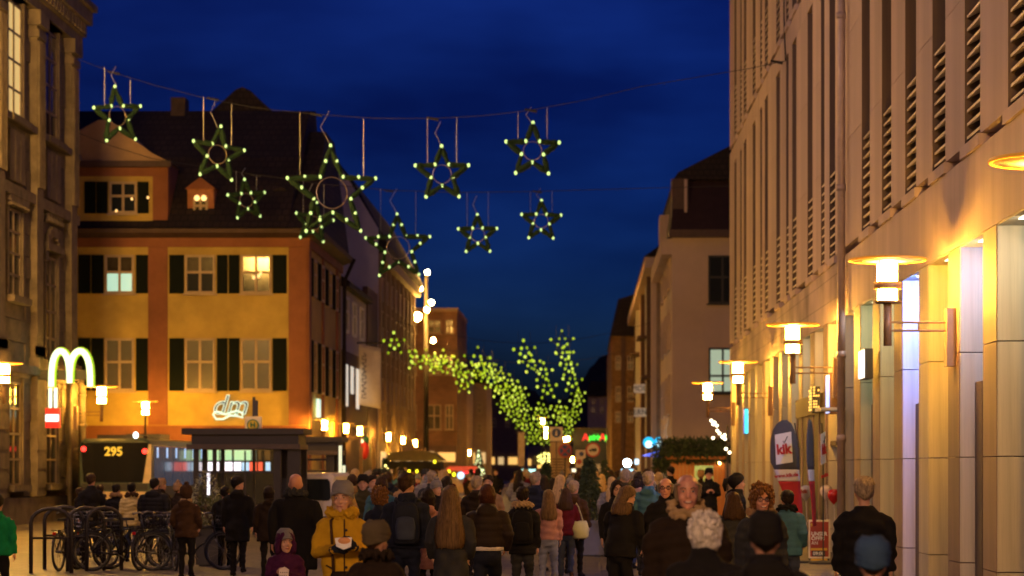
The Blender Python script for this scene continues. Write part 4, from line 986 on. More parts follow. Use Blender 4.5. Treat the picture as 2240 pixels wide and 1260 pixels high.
B(-.28, .28, -.03, -.002, .62, .74).build('number_plate', M_white, van)
B(-.86, .86, -.08, .05, .36, .56).build('bumper', M_black, van)
van.location = (PX(681, 63), 63, 0); van.rotation_euler = (0, 0, math.radians(-4)); van.scale = (.79, .93, .935)

# ------------------------------------------------------------------ bicycles and rails
def tube_part(name, paths, r, m, parent, n=6):
    q = MB()
    for p in paths: q.tube(p, r, n)
    return q.build(name, m, parent, True)
M_bike = mat('bike_black', (.02, .02, .022), .35, .4)
M_chrome = mat('bike_chrome', (.16, .15, .14), .35, .9)
def circ(cx, cz, r, n=24, y=0): return [(cx + r * math.cos(2 * PI * i / n), y, cz + r * math.sin(2 * PI * i / n)) for i in range(n)]
bike = thing('bicycle', '', 'bicycle', local=True, group='bicycles parked along the rails')
for sx in (-.54, .54):
    w = MB(); w.tube(circ(sx, .35, .335), .022, 6, closed=True); wo = w.build('wheel', M_black, bike, True)
    w = MB(); w.tube(circ(sx, .35, .30), .014, 5, closed=True); w.build('rim', M_chrome, wo, True)
    w = MB()
    for i in range(14): a = 2 * PI * i / 14; w.tube([(sx, .02 * (-1) ** i, .35), (sx + .3 * math.cos(a), 0, .35 + .3 * math.sin(a))], .003, 3, cap=False)
    w.tube([(sx, -.05, .35), (sx, .05, .35)], .025, 8); w.build('spokes', M_chrome, wo)
    f_ = MB(); f_.tube([(sx + .37 * math.cos(a), 0, .35 + .37 * math.sin(a)) for a in [PI * (.05 + .8 * i / 8) for i in range(9)]], .02, 5); f_.build('mudguard', M_bike, bike)
tube_part('frame', [[(-.06, 0, .29), (-.2, 0, .82)], [(-.06, 0, .29), (.38, 0, .66)], [(-.17, 0, .72), (.36, 0, .80)], [(.4, 0, .58), (.34, 0, .92)], [(-.06, .05, .29), (-.54, .05, .35)], [(-.17, .03, .74), (-.54, .05, .35)], [(-.06, -.05, .29), (-.54, -.05, .35)], [(-.17, -.03, .74), (-.54, -.05, .35)]], .018, M_bike, bike)
tube_part('fork', [[(.4, 0, .58), (.42, .05, .5), (.54, .05, .35)], [(.4, 0, .58), (.42, -.05, .5), (.54, -.05, .35)]], .013, M_chrome, bike)
tube_part('handlebar', [[(.34, 0, .92), (.33, 0, 1.02)], [(.18, -.29, 1.03), (.3, -.24, 1.06), (.36, 0, 1.03), (.3, .24, 1.06), (.18, .29, 1.03)]], .014, M_chrome, bike)
MB().loft([[(-.36, -.09, .9), (-.36, .09, .9), (-.36, .09, .95), (-.36, -.09, .95)], [(-.2, -.07, .9), (-.2, .07, .9), (-.2, .07, .95), (-.2, -.07, .95)], [(-.06, -.02, .9), (-.06, .02, .9), (-.06, .02, .94), (-.06, -.02, .94)]]).build('saddle', M_black, bike)
tube_part('seat_post', [[(-.2, 0, .8), (-.22, 0, .91)]], .014, M_chrome, bike)
tube_part('carrier', [[(-.3, .06, .74), (-.78, .06, .74)], [(-.3, -.06, .74), (-.78, -.06, .74)], [(-.78, -.06, .74), (-.78, .06, .74)], [(-.7, .05, .74), (-.54, .05, .37)], [(-.7, -.05, .74), (-.54, -.05, .37)]], .007, M_bike, bike)
tube_part('crank', [[(-.06, -.09, .29), (-.06, .09, .29)], [(-.06, .09, .29), (.06, .1, .2)], [(-.06, -.09, .29), (-.18, -.1, .38)]], .012, M_chrome, bike)
B(-.8, -.78, -.03, .03, .66, .71).build('rear_light', mat('reflector_red', (.5, .02, .02), .2), bike)
MB().ell((.44, 0, .9), .04, .035, .035, 8, 6).build('front_lamp', M_chrome, bike)
basket = MB()
for k in range(4): z = .78 + k * .07; basket.tube([(.42, -.16, z), (.72, -.16, z), (.72, .16, z), (.42, .16, z)], .006, 4, closed=True)
for k in range(6):
    for y in (-.16, .16): basket.tube([(.42 + k * .06, y, .78), (.42 + k * .06, y, .99)], .005, 4)
basket.build('basket', M_bike, bike)
bl = [('black bicycle behind the first rails with its wheel showing between the bars', 150, 42.0, 84), ('black bicycle whose full wheel shows right of the last rail', 268, 41.6, 12), ('black bicycle leaning into the tangle beneath the cream jacket', 300, 42.4, 35),
      ('bicycle in the middle of the tangle, handlebar toward the viewer', 335, 42.2, 75), ('bicycle standing just left of the brown-jacketed woman', 372, 41.9, 110), ('bicycle whose pale rear wheel rim shows right of the brown-jacketed woman', 424, 41.9, 0), ('bicycle half hidden by the second rail hoop', 205, 42.6, 70)]
for i, (lab, px, Y, rz) in enumerate(bl):
    put(bike, (PX(px, Y), Y, 0), math.radians(rz), 1.0, lab, first=(i == 0))
rail = thing('bike_rail', '', 'bike rail', local=True, group='hooped bicycle rails')
rp = []
for i in range(9): a = PI * i / 8; rp.append((-.28 * math.cos(a), 0, .72 + .2 * math.sin(a)))
tube_part('hoop', [[(-.28, 0, 0)] + rp + [(.28, 0, 0)]], .028, M_frame, rail, 8)
tube_part('crossbar', [[(-.28, 0, .5), (.28, 0, .5)]], .018, M_frame, rail)
for i, (px, Y, rz, lab) in enumerate([(112, 40.6, 10, 'nearest hooped bicycle rail at the far left'), (140, 42.2, 14, 'hooped bicycle rail right behind the nearest one'), (188, 41.4, 35, 'third hooped bicycle rail from the left'), (228, 41.6, 40, 'hooped bicycle rail just left of the full bicycle wheel')]):
    put(rail, (PX(px, Y), Y, 0), math.radians(rz), 1.25, lab, first=(i == 0))

# ------------------------------------------------------------------ foliage helper
def leaves(mb, c, rx, ry, rz, n, size, droop=0., shell=.5, cone=False):
    for i in range(n):
        d = Vector((random.gauss(0, 1), random.gauss(0, 1), random.gauss(0, 1))).normalized()
        q = random.random() ** .4 * (1 - shell) + shell
        if cone:
            u = random.random() ** .75; a = random.uniform(0, 2 * PI); k = (1 - u) * (1 - .25 * (math.sin(u * 40) > 0)) * random.uniform(.45, 1)
            p = Vector((c[0] + rx * (1 - (1 - k)) * math.cos(a), c[1] + ry * k * math.sin(a), c[2] + rz * u))
            d = Vector((math.cos(a), math.sin(a), -.35))
        else: p = Vector((c[0] + d.x * rx * q, c[1] + d.y * ry * q, c[2] + d.z * rz * q))
        e = (d + Vector((random.uniform(-.7, .7), random.uniform(-.7, .7), random.uniform(-.7, .5) - droop))).normalized()
        s = e.orthogonal().normalized(); s.rotate(Matrix.Rotation(random.uniform(0, 6.28), 3, e)); L_ = size * random.uniform(.6, 1.3)
        mb.add([p - s * L_ * .28, p + e * L_ * .5 - s * L_ * .05, p + s * L_ * .28, p + e * L_], [(0, 1, 3), (1, 2, 3)])
M_fir = mat('fir_green', (.03, .05, .02), .8, var=.5, vscale=9)
M_bush = mat('bush_green', (.07, .085, .02), .75, var=.5, vscale=7)
def fir(label, px, Y, h, r, base=.0, pot=None, bulbs=0, bm=None, group=None, n=1500, size=.14, name='fir_tree'):
    x = PX(px, Y)
    t = thing(name, label, 'fir tree', (x, Y, base), group)
    MB().tube([(x, Y, base), (x, Y, base + h * .9)], [.05, .012], 6).build('trunk', mat('bark', (.07, .045, .03), .9), t)
    m = MB(); leaves(m, (x, Y, base + .12), r, r, h - .1, n, size, .3, cone=True); m.build('crown', M_fir, t)
    if bulbs:
        bmesh_ = mesh_of(MB().ell((0, 0, 0), .05, .05, .05, 6, 4), 'light_bulb', bm, True)
        for i in range(bulbs):
            u = random.random() ** .8; a = random.uniform(0, 2 * PI); k = (1 - u) * 1.02
            o = bpy.data.objects.new('light_bulb', bmesh_); COL.objects.link(o); o.parent = t; o.location = (r * k * math.cos(a), -abs(r * k * math.sin(a)), .1 + u * (h - .1))
    return t
M_warmbulb = glow('warm_bulb', (1, .82, .25), 5, False); M_goldbulb = glow('gold_bulb', (.75, .68, .18), 4, False)
def planter(label, px, Y, w, h, m):
    x = PX(px, Y); t = thing('tree_planter', label, 'planter', (x, Y, 0))
    B(x - w / 2, x + w / 2, Y - w / 2, Y + w / 2, 0.03, h - .06).build('box', m, t); B(x - w / 2 - .04, x + w / 2 + .04, Y - w / 2 - .04, Y + w / 2 + .04, h - .06, h).build('rim', m, t); B(x - w / 2 + .05, x + w / 2 - .05, Y - w / 2 + .05, Y + w / 2 - .05, 0, .03).build('foot', M_black, t)
    return t
M_slate = mat('slate_box', (.12, .12, .155), .6, var=.12)
planter('slate-blue square planter under the dark fir in the middle of the street', 1292, 48.5, .62, .75, M_slate)
fir('dark fir tree standing in the slate-blue planter', 1288, 48.5, 1.35, .46, .72)
fir('broad dark fir tree among the crowd left of the planter', 1195, 62, 2.0, .62, 0, n=1500)
fir('slim dark fir tree far behind, beside the no-lorry sign', 1322, 72, 2.1, .45, 0, n=700)
planter('dark box planter at the right end of the bicycles', 462, 43.6, .5, .78, mat('planter_dark', (.05, .045, .04), .7, var=.15))
bx = PX(462, 43.6); bt = thing('planted_bush', 'leafy green bush in the dark planter by the bicycles', 'shrub', (bx, 43.6, .75))
m = MB(); leaves(m, (bx, 43.6, .98), .36, .33, .34, 900, .09); m.build('foliage', M_bush, bt)
m = MB()
for i in range(12): a = random.uniform(0, 6.28); m.tube([(bx, 43.6, .75), (bx + .2 * math.cos(a), 43.6 + .2 * math.sin(a), 1.15)], .008, 4)
m.build('stem', MATS['bark'], bt)
wb_ = PX(449, 50); ot = thing('lit_olive_tree', 'small pale-leaved potted tree with lights left of the shelter post', 'tree', (wb_, 50, 0))
MB().tube([(wb_, 50, 0), (wb_, 50, 1.2)], [.04, .02], 6).build('trunk', MATS['bark'], ot)
m = MB(); leaves(m, (wb_, 50, 1.15), .3, .3, .62, 500, .09); m.build('crown', mat('pale_leaf', (.28, .3, .18), .6, var=.4, vscale=8), ot)

# ------------------------------------------------------------------ fir-roofed hut
Yh = 89.0
def hx(p): return PX(p, Yh)
def hz(p): return PZ(p, Yh)
HU = thing('market_hut', 'orange wooden market hut with a thick roof of fir branches', 'market stall', (hx(1528), Yh, 0))
M_wood = mat('orange_wood', (.42, .15, .04), .65, var=.25, vscale=4)
n = 14
for i in range(n):      # front boards
    a = hx(1470) + (hx(1586) - hx(1470)) * i / n; b = a + (hx(1586) - hx(1470)) / n - .012; mid = (a + b) / 2
    op = hx(1516) < mid < hx(1560)
    if op: block('plank', M_wood, a, b, Yh, Yh + .05 + .006 * (i % 3), 0, 1.0, HU)
    else: block('plank', M_wood, a, b, Yh, Yh + .05 + .006 * (i % 3), 0, hz(1012), HU)
B(hx(1470), hx(1586), Yh + .06, Yh + .1, hz(1018), hz(1005)).build('lintel', M_wood, HU)
B(hx(1470), hx(1586), Yh + 2.2, Yh + 2.25, 0, hz(1005)).build('back_wall', mat('hut_inside', (.30, .32, .14), .8, var=.3), HU)
for x in (hx(1470), hx(1584)): B(x, x + .05, Yh + .06, Yh + 2.2, 0, hz(1005)).build('side_wall', M_wood, HU)
B(hx(1512), hx(1562), Yh - .25, Yh + .3, 1.0, 1.05).build('counter', M_wood, HU)
B(hx(1455), hx(1592), Yh - .3, Yh + 2.4, hz(1005), hz(998)).build('roof_board', M_wood, HU)
m = MB()
for k in range(9): leaves(m, (hx(1450 + k * 17), Yh + .2, hz(985)), .34, .7, .42, 420, .22, .35)
for k in range(5): leaves(m, (hx(1448 - k % 2 * 4), Yh + .1 * k, hz(1000 + k * 9)), .22, .3, .3, 130, .2, .4)
m.build('fir_branches', M_fir, HU)
hl = MB().ell((hx(1574), Yh - .12, hz(1013)), .05, .05, .06, 8, 6).build('hut_lamp', glow('hut_lamp', (1, .6, .2), 30), HU, True)
il = bpy.data.lights.new('hut_inside_lamp', 'POINT'); il.energy = 60; il.color = (.9, .95, .45); il.shadow_soft_size = .1
io = bpy.data.objects.new('hut_inside_lamp', il); COL.objects.link(io); io.parent = HU; io.location = Vector((hx(1535), Yh + 1.0, hz(1012))) - ORG[HU.name]
lc = thing('light_chain', 'string of warm white lamps strung down a pole right of the fir roof', 'light chain', P(1590, 960, 88))
lp = [(1556, 920), (1563, 924), (1568, 931), (1560, 928), (1569, 942), (1574, 948), (1580, 956), (1586, 960), (1560, 958), (1588, 982), (1596, 990), (1585, 952)]
lb = mesh_of(MB().ell((0, 0, 0), .055, .055, .055, 8, 6), 'light_bulb', glow('chain_bulb', (1, .85, .55), 7), True)
for x, y in lp: shared(lb, 'light_bulb', P(x, y, 87.5), lc)
MB().tube([P(x, y, 87.5) + Vector((0, .06, 0)) for x, y in [(1556, 918), (1568, 934), (1574, 948), (1586, 960), (1588, 982), (1594, 1000)]], .012, 4).build('cable', M_wire, lc)
MB().tube([(PX(1592, 87.5), 87.6, 0), (PX(1592, 87.5), 87.6, PZ(930, 87.5))], .035, 6).build('pole', M_steel, lc)

# ------------------------------------------------------------------ other stalls
Yt = 117.0
SG = thing('market_stall', 'market stall with an olive awning and yellow bulbs before the brown brick house', 'market stall', (PX(905, Yt), Yt, 0))
aw = MB(); aw.prism([(PX(838, Yt), PZ(1008, Yt)), (PX(972, Yt), PZ(1008, Yt)), (PX(950, Yt), PZ(990, Yt)), (PX(905, Yt), PZ(984, Yt)), (PX(858, Yt), PZ(990, Yt))], Yt, Yt + 2.4, 'y'); aw.build('awning', mat('olive_canvas', (.32, .25, .08), .8, var=.15), SG)
B(PX(846, Yt), PX(964, Yt), Yt + .05, Yt + 2.3, PZ(1026, Yt), PZ(1009, Yt)).build('fascia', mat('dark_fascia', (.035, .025, .018), .8), SG)
B(PX(852, Yt), PX(960, Yt), Yt + 2.0, Yt + 2.1, 0, PZ(1026, Yt)).build('back_panel', mat('stall_wood', (.42, .27, .14), .8, var=.2), SG)
for p in (850, 962): B(PX(p, Yt) - .05, PX(p, Yt) + .05, Yt + .1, Yt + .2, 0, PZ(1026, Yt)).build('post', M_frame, SG)
B(PX(852, Yt), PX(960, Yt), Yt + .12, Yt + .5, 0, 1.0).build('counter', MATS['stall_wood'], SG)
yb_ = mesh_of(MB().ell((0, 0, 0), .07, .07, .09, 8, 6), 'light_bulb', glow('yellow_bulb', (.95, .8, .02), 3), True)
for x, y in ((872, 1031), (878, 1030), (895, 1031), (912, 1031), (951, 1010)): shared(yb_, 'light_bulb', P(x, y, Yt - .1), SG)
fir('bulb-covered fir tree at the left end of the olive-awning stall', 842, 112, 2.3, .55, 0, bulbs=16, bm=M_warmbulb, n=800, size=.2)
Yr = 165.0
RS = thing('market_stall', 'far market stall with a red lit awning edge', 'market stall', (PX(1012, Yr), Yr, 0))
ra = MB(); ra.prism([(PX(972, Yr), PZ(1030, Yr)), (PX(1048, Yr), PZ(1030, Yr)), (PX(1040, Yr), PZ(1020, Yr)), (PX(982, Yr), PZ(1020, Yr))], Yr, Yr + 2, 'y'); ra.build('awning', mat('red_canvas', (.5, .08, .06), .7, emit=(.9, .1, .06), estr=.25), RS)
B(PX(1012, Yr), PX(1045, Yr), Yr - .05, Yr - .01, PZ(1036, Yr), PZ(1031, Yr)).build('lit_edge', glow('red_edge', (1, .03, .04), 1.6), RS)
for p in (974, 1046): B(PX(p, Yr) - .05, PX(p, Yr) + .05, Yr + .1, Yr + .2, 0, PZ(1030, Yr)).build('post', M_frame, RS)
B(PX(975, Yr), PX(1045, Yr), Yr + .2, Yr + .6, 0, 1.05).build('counter', MATS['stall_wood'], RS)
for i, (x, y) in enumerate(((982, 1032), (993, 1038), (1008, 1040), (1030, 1044))): shared(yb_ if i != 2 else mesh_of(MB().ell((0, 0, 0), .16, .1, .16, 8, 6), 'light_bulb', glow('blue_bulb', (.5, .75, 1), 2), True), 'light_bulb', P(x, y, Yr - .2), RS, scale=(1.6, 1, 1.6))
fir('far small tree wholly covered in pale lights', 1047, 185, 3.2, .75, 0, bulbs=60, bm=glow('pale_bulb', (.75, .85, .4), 3, False), n=500, size=.3)
# glittering pyramid of lights
tp = thing('lit_pyramid', 'gold glittering crown of lights above the crowd in mid-street', 'light decoration', (PX(1195, 190), 190, 0))
m = MB(); leaves(m, (PX(1195, 190), 190, PZ(1005, 190)), .72, .5, .55, 500, .25); m.build('greenery', M_bush, tp)
gb = mesh_of(MB().ell((0, 0, 0), .05, .05, .05, 6, 4), 'light_bulb', M_goldbulb, True)
for i in range(120):
    a = random.uniform(0, 6.28); r = math.sqrt(random.random()); shared(gb, 'light_bulb', (PX(1195, 190) + .74 * r * math.cos(a), 189.45, PZ(1003, 190) + .5 * r * math.sin(a)), tp)
MB().tube([(PX(1195, 190), 190, 0), (PX(1195, 190), 190, PZ(1010, 190))], .12, 8).build('post', M_steel, tp)
B(PX(1176, 190), PX(1213, 190), 189.4, 190.4, PZ(1024, 190), PZ(1017, 190)).build('glow_board', glow('amber_board', (1, .62, .15), 1.4), tp)
# small far lights and signs
for px, py, Y, w, h, col, lab in [(1157, 1031, 200, 30, 9, (.45, .95, .9), 'pale turquoise lit sign low over the far crowd'), (1252, 1029, 150, 15, 7, (1, .9, .6), 'small white-yellow lit panel beneath the zone sign'), (1204, 1029, 160, 8, 8, (1, .4, .02), 'small orange lamp low over the crowd'), (1372, 1030, 120, 26, 8, (.35, .7, .9), 'pale blue lit stall front under the work light'), (1393, 1010, 122, 9, 12, (.6, .85, 1), 'blue-white lit box right of the work light')]:
    t = thing('lit_sign', lab, 'sign', P(px, py, Y))
    B(PX(px - w / 2, Y), PX(px + w / 2, Y), Y, Y + .2, PZ(py + h / 2, Y), PZ(py - h / 2, Y)).build('panel', glow('panel_%d' % px, col, 1.7), t)
    MB().tube([(PX(px, Y), Y + .3, 0), (PX(px, Y), Y + .3, PZ(py, Y))], .05, 6).build('post', M_steel, t)
wp = thing('white_column', 'pale mauve banner column left of the lowest star cluster', 'banner', (PX(1140, 200), 200, 0))
B(PX(1133, 200), PX(1147, 200), 200, 200.3, PZ(1020, 200), PZ(945, 200)).build('cloth', mat('mauve_cloth', (.45, .38, .42), .8), wp); MB().tube([(PX(1140, 200), 200.4, 0), (PX(1140, 200), 200.4, PZ(943, 200))], .06, 6).build('pole', M_steel, wp)

# ------------------------------------------------------------------ traffic signs
Ysn = 98.0
def sx_(p): return PX(p, Ysn)
def sz_(p): return PZ(p, Ysn)
M_blue = mat('sign_blue_paint', (.03, .045, .16), .5); M_signw = mat('sign_white_paint', (.62, .5, .36), .5, var=.08); M_redp = mat('sign_red_paint', (.42, .05, .025), .5)
def pole(t, px, top): MB().tube([(sx_(px), Ysn + .06, 0), (sx_(px), Ysn + .06, top)], .03, 6).build('post', M_steel, t)
t = thing('zone_sign', 'beige pedestrian zone board with a round blue sign on top', 'road sign', (sx_(1217), Ysn, 0))
B(sx_(1203), sx_(1231), Ysn, Ysn + .03, sz_(965), sz_(934)).build('board', M_signw, t)
c = P(1217, 947, Ysn - .02); MB().tube([c, c + Vector((0, .018, 0))], .2, 22).build('blue_disc', M_blue, t)
f_ = MB(); f_.ell((c.x, Ysn - .03, c.z + .08), .03, .01, .035, 8, 6); f_.box(c.x - .035, c.x + .035, Ysn - .035, Ysn - .022, c.z - .12, c.z + .04); f_.build('walker_symbol', M_signw, t)
B(sx_(1203), sx_(1246), Ysn + .04, Ysn + .06, sz_(1050), sz_(967)).build('text_board', mat('beige_board', (.40, .27, .13), .7, var=.12), t)
tl = MB()
for i in range(7): tl.box(sx_(1208), sx_(1240 - (i * 7) % 12), Ysn + .028, Ysn + .038, sz_(1006 + i * 6), sz_(1003 + i * 6))
tl.build('text_lines', mat('faded_ink', (.16, .1, .05), .8), t); pole(t, 1217, sz_(934))
t = thing('no_stopping_sign', 'round red and blue no-stopping sign right of the beige zone board', 'road sign', (sx_(1236), Ysn - .3, 0))
c = P(1236, 986, Ysn - .35); MB().tube([c, c + Vector((0, .02, 0))], .30, 26).build('red_disc', M_redp, t); MB().tube([c - Vector((0, .012, 0)), c], .235, 24).build('blue_disc', M_blue, t)
x_ = MB()
for s in (-1, 1): x_.tube([(c.x - .17, c.y - .022, c.z - .17 * s), (c.x + .17, c.y - .022, c.z + .17 * s)], .028, 5)
x_.build('cross', M_redp, t); MB().tube([(c.x, Ysn - .25, 0), (c.x, Ysn - .25, c.z)], .03, 6).build('post', M_steel, t)
t = thing('no_lorry_sign', 'round red-rimmed sign with a black lorry before the grey pavilion', 'road sign', (sx_(1297), Ysn, 0))
c = P(1297, 984, Ysn); MB().tube([c, c + Vector((0, .02, 0))], .31, 26).build('red_disc', M_redp, t); MB().tube([c - Vector((0, .012, 0)), c], .245, 24).build('white_disc', M_signw, t)
v_ = MB(); v_.box(c.x - .06, c.x + .16, c.y - .03, c.y - .014, c.z - .05, c.z + .06); v_.box(c.x - .16, c.x - .07, c.y - .03, c.y - .014, c.z - .05, c.z + .02)
for q in (-.1, .02, .1): v_.tube([(c.x + q, c.y - .03, c.z - .06), (c.x + q, c.y - .014, c.z - .06)], .03, 8)
v_.build('lorry_symbol', M_black, t); pole(t, 1297, c.z)
t = thing('small_zone_sign', 'small beige plate sign between the no-stopping and the no-lorry signs', 'road sign', (sx_(1270), Ysn, 0))
B(sx_(1259), sx_(1281), Ysn, Ysn + .03, sz_(1023), sz_(984)).build('board', M_signw, t)
c = P(1272, 993, Ysn - .02); MB().tube([c, c + Vector((0, .018, 0))], .1, 18).build('blue_disc', M_blue, t); c = P(1267, 1010, Ysn - .02); MB().tube([c, c + Vector((0, .018, 0))], .11, 18).build('purple_disc', M_redp, t); pole(t, 1270, sz_(984))

# ------------------------------------------------------------------ shop flags, balloons, opening-hours board
def flag(name, label, px, Y, pts, yaw, amp=.05):
    t = thing(name, label, 'banner flag', local=True)
    # outline in photo pixels relative to its foot, cut in three colour fields
    k = Y / F
    def fld(y0, y1, m, nm, off=0.):
        rows = 14; secs = []
        for i in range(rows + 1):
            y = y0 + (y1 - y0) * i / rows
            for (ya, la, ra), (yb_, lb_, rb) in zip(pts[:-1], pts[1:]):
                if ya <= y <= yb_: u = (y - ya) / (yb_ - ya + 1e-6); l, r = la + (lb_ - la) * u, ra + (rb - ra) * u
            x0, x1 = (l - px) * k, (r - px) * k; z = HC + (CY - y) * k
            bend = lambda x: amp * math.sin(x * 5 + z * 1.5) + off
            xs = [x0 + (x1 - x0) * j / 6 for j in range(7)]
            secs.append([(x, bend(x) - .006, z) for x in xs] + [(x, bend(x) + .006, z) for x in xs[::-1]])
        secs = secs[::-1]
        MB().loft(secs).build(nm, m, t, True)
    Mc = mat('flag_charcoal', (.07, .07, .085), .8, var=.12, bump=.1, bscale=120); Mw = mat('flag_white', (.68, .64, .62), .8, var=.06); Mrd = mat('flag_red', (.42, .02, .02), .8, var=.12)
    ys = [p[0] for p in pts]
    fld(ys[0], 1027, Mc, 'top_field'); fld(1027.4, 1052, Mw, 'white_field'); fld(1052.4, ys[-1], Mrd, 'red_field')
    cxx = (px - 2 - px) * k; zc = HC + (CY - 981) * k
    b = MB(); b.add([(-.165, -.062, zc - .32), (.165, -.062, zc - .27), (.13, -.062, zc + .33), (-.19, -.062, zc + .27), (-.165, -.052, zc - .32), (.165, -.052, zc - .27), (.13, -.052, zc + .33), (-.19, -.052, zc + .27)],
                   [(0, 1, 2, 3), (7, 6, 5, 4), (0, 4, 5, 1), (1, 5, 6, 2), (2, 6, 7, 3), (3, 7, 4, 0)])
    b.build('logo_square', Mw, t)
    text('kik', .27, Mrd, (-.015, -.075, zc - .02), t, 'logo_letters', bold=.012, sx=.88, ext=.004).rotation_euler = (PI / 2, math.radians(-6), 0)
    tk = MB(); tk.tube([(-.03, -.075, zc + .15), (-.01, -.075, zc + .10), (.06, -.075, zc + .24)], .009, 4); tk.build('tick_mark', M_black, t)
    text('www.kik.de', .098, Mrd, (.035, -.075, HC + (CY - 1040) * k), t, 'web_letters', bold=.004, ext=.004).rotation_euler = (PI / 2, math.radians(-5), 0)
    MB().tube([(.32 * .9, .03, 0), (.32 * .9, .03, HC + (CY - 985) * k), (.2, .03, HC + (CY - 925) * k)], .014, 6).build('pole', M_steel, t)
    MB().lathe([(.28, 0), (.28, .04), (.05, .07)], (.28, .03, 0), 14).build('base', M_black, t)
    t.location = (PX(px, Y), Y, 0); t.rotation_euler = (0, 0, math.radians(yaw)); return t
fp = [(919, 1710, 1722), (925, 1700, 1730), (940, 1691, 1738), (965, 1685, 1744), (1010, 1685, 1747), (1027, 1694, 1748), (1052, 1702, 1750), (1085, 1716, 1753), (1110, 1724, 1755), (1150, 1730, 1757)]
flag('shop_flag', 'charcoal and red feather flag with a white logo square, facing the street', 1716, 45, fp, -4)
flag('shop_flag', 'same feather flag turned edge-on, right of the first', 1795, 44.2, fp, 68, .012)
M_rubw = mat('white_rubber', (.7, .6, .55), .25, var=.05); M_rubr = mat('red_rubber', (.7, .03, .025), .2, var=.05)
for px, py, Y, m, lab in ((1763, 1077, 48, M_rubw, 'white balloon with red letters beside the feather flag'), (1807, 1076, 49.6, M_rubw, 'pale balloon half hidden between the edge-on flag and the red balloon'), (1824, 1085, 49.2, M_rubr, 'red balloon by the store entrance pier')):
    c = P(px, py, Y); t = thing('balloon', lab, 'balloon', c, 'balloons tied at the store entrance')
    b = MB(); b.lathe([(.004, -.19), (.012, -.175), (.05, -.14), (.095, -.09), (.128, -.03), (.14, .03), (.13, .08), (.1, .12), (.05, .145), (.003, .15)], (c.x, c.y, c.z), 18); b.build('skin', m, t, True)
    MB().tube([(c.x, c.y, c.z - .18), (c.x + .02, c.y, c.z - .6), (c.x, c.y, .55)], .007, 4).build('string', M_white, t)
    if px == 1763: text('kik', .11, M_redp, (c.x - .05, c.y - .135, c.z + .02), t, bold=.004)
Yo_ = 46.0
ob = thing('opening_hours_board', 'red opening-hours board with white times beside the edge-on flag', 'sign board', P(1790, 1200, Yo_) * 1.0)
x0, x1 = PX(1769, Yo_), PX(1816, Yo_); zt = PZ(1137, Yo_)
B(x0, x1, Yo_, Yo_ + .05, .05, zt).build('frame', mat('board_alu', (.6, .52, .45), .4, .3), ob)
B(x0 + .03, x1 - .03, Yo_ - .006, Yo_ - .001, .08, zt - .04).build('poster', mat('poster_red', (.30, .03, .02), .6, var=.2, vscale=4), ob)
for s in (0, 1): B(x0 + .02 + s * (x1 - x0 - .06), x0 + .04 + s * (x1 - x0 - .06), Yo_ + .06, Yo_ + .3, 0, .05).build('foot', M_black, ob)
xm = (x0 + x1) / 2
for body, sz, py, m in (('UNSER', .105, 1168, M_white), ('ÖFFN', .105, 1178, M_white), ('AN', .095, 1188, M_white)): text(body, sz, m, (x0 + .05, Yo_ - .012, PZ(py, Yo_)), ob, align='LEFT', bold=.003 if sz > .1 else 0, ext=.002)
for k, py in enumerate((1210, 1233, 1256)):
    B(x0 + .04, x1 - .06, Yo_ - .012, Yo_ - .007, PZ(py - 6, Yo_), PZ(py - 11, Yo_)).build('yellow_bar', mat('bar_gold', (.6, .36, .03), .6), ob)
    B(x0 + .07, x1 - .1, Yo_ - .010, Yo_ - .0065, PZ(py + 7, Yo_), PZ(py - 5, Yo_)).build('time_field', M_black, ob)
    text('09:00' if k < 2 else '09:00-', .10, M_white, (xm - .02, Yo_ - .016, PZ(py + 1, Yo_)), ob, ext=.002, bold=.002)
sb_ = MB(); c = (x0 + .07, zt - .1)
sb_.prism([(c[0] + (.05 if i % 2 == 0 else .02) * math.cos(i * PI / 6), c[1] + (.05 if i % 2 == 0 else .02) * math.sin(i * PI / 6)) for i in range(12)], Yo_ - .012, Yo_ - .007, 'y'); sb_.build('star_badge', MATS['bar_gold'], ob)
# ------------------------------------------------------------------ people
BAKE = []     # (object, voxel, smoothing, fold amplitude, kind)
HEAD = [(0, .026, .078, -.002), (.08, .046, .090, .02), (.2, .058, .093, .05), (.35, .067, .092, .085), (.5, .074, .088, .100), (.65, .077, .093, .106), (.8, .072, .083, .100), (.92, .052, .056, .076), (.975, .03, .032, .045), (1, .008, .008, .012)]
HZ0, HH = 1.512, .238
def hp(t, a, off=0.):
    """point on the head: a = 0 is the face (-Y)"""
    t = min(max(t, 0), 1)
    for (t0, w0, f0, b0), (t1, w1, f1, b1) in zip(HEAD[:-1], HEAD[1:]):
        if t0 <= t <= t1:
            u = (t - t0) / (t1 - t0); w, f, b = w0 + (w1 - w0) * u, f0 + (f1 - f0) * u, b0 + (b1 - b0) * u; break
    cy = (b - f) / 2; d = (b + f) / 2
    return Vector(((w + off) * math.sin(a), cy - (d + off) * math.cos(a), HZ0 + HH * t + off * (1.0 if t > .8 else 0) * (t - .8) * 5))
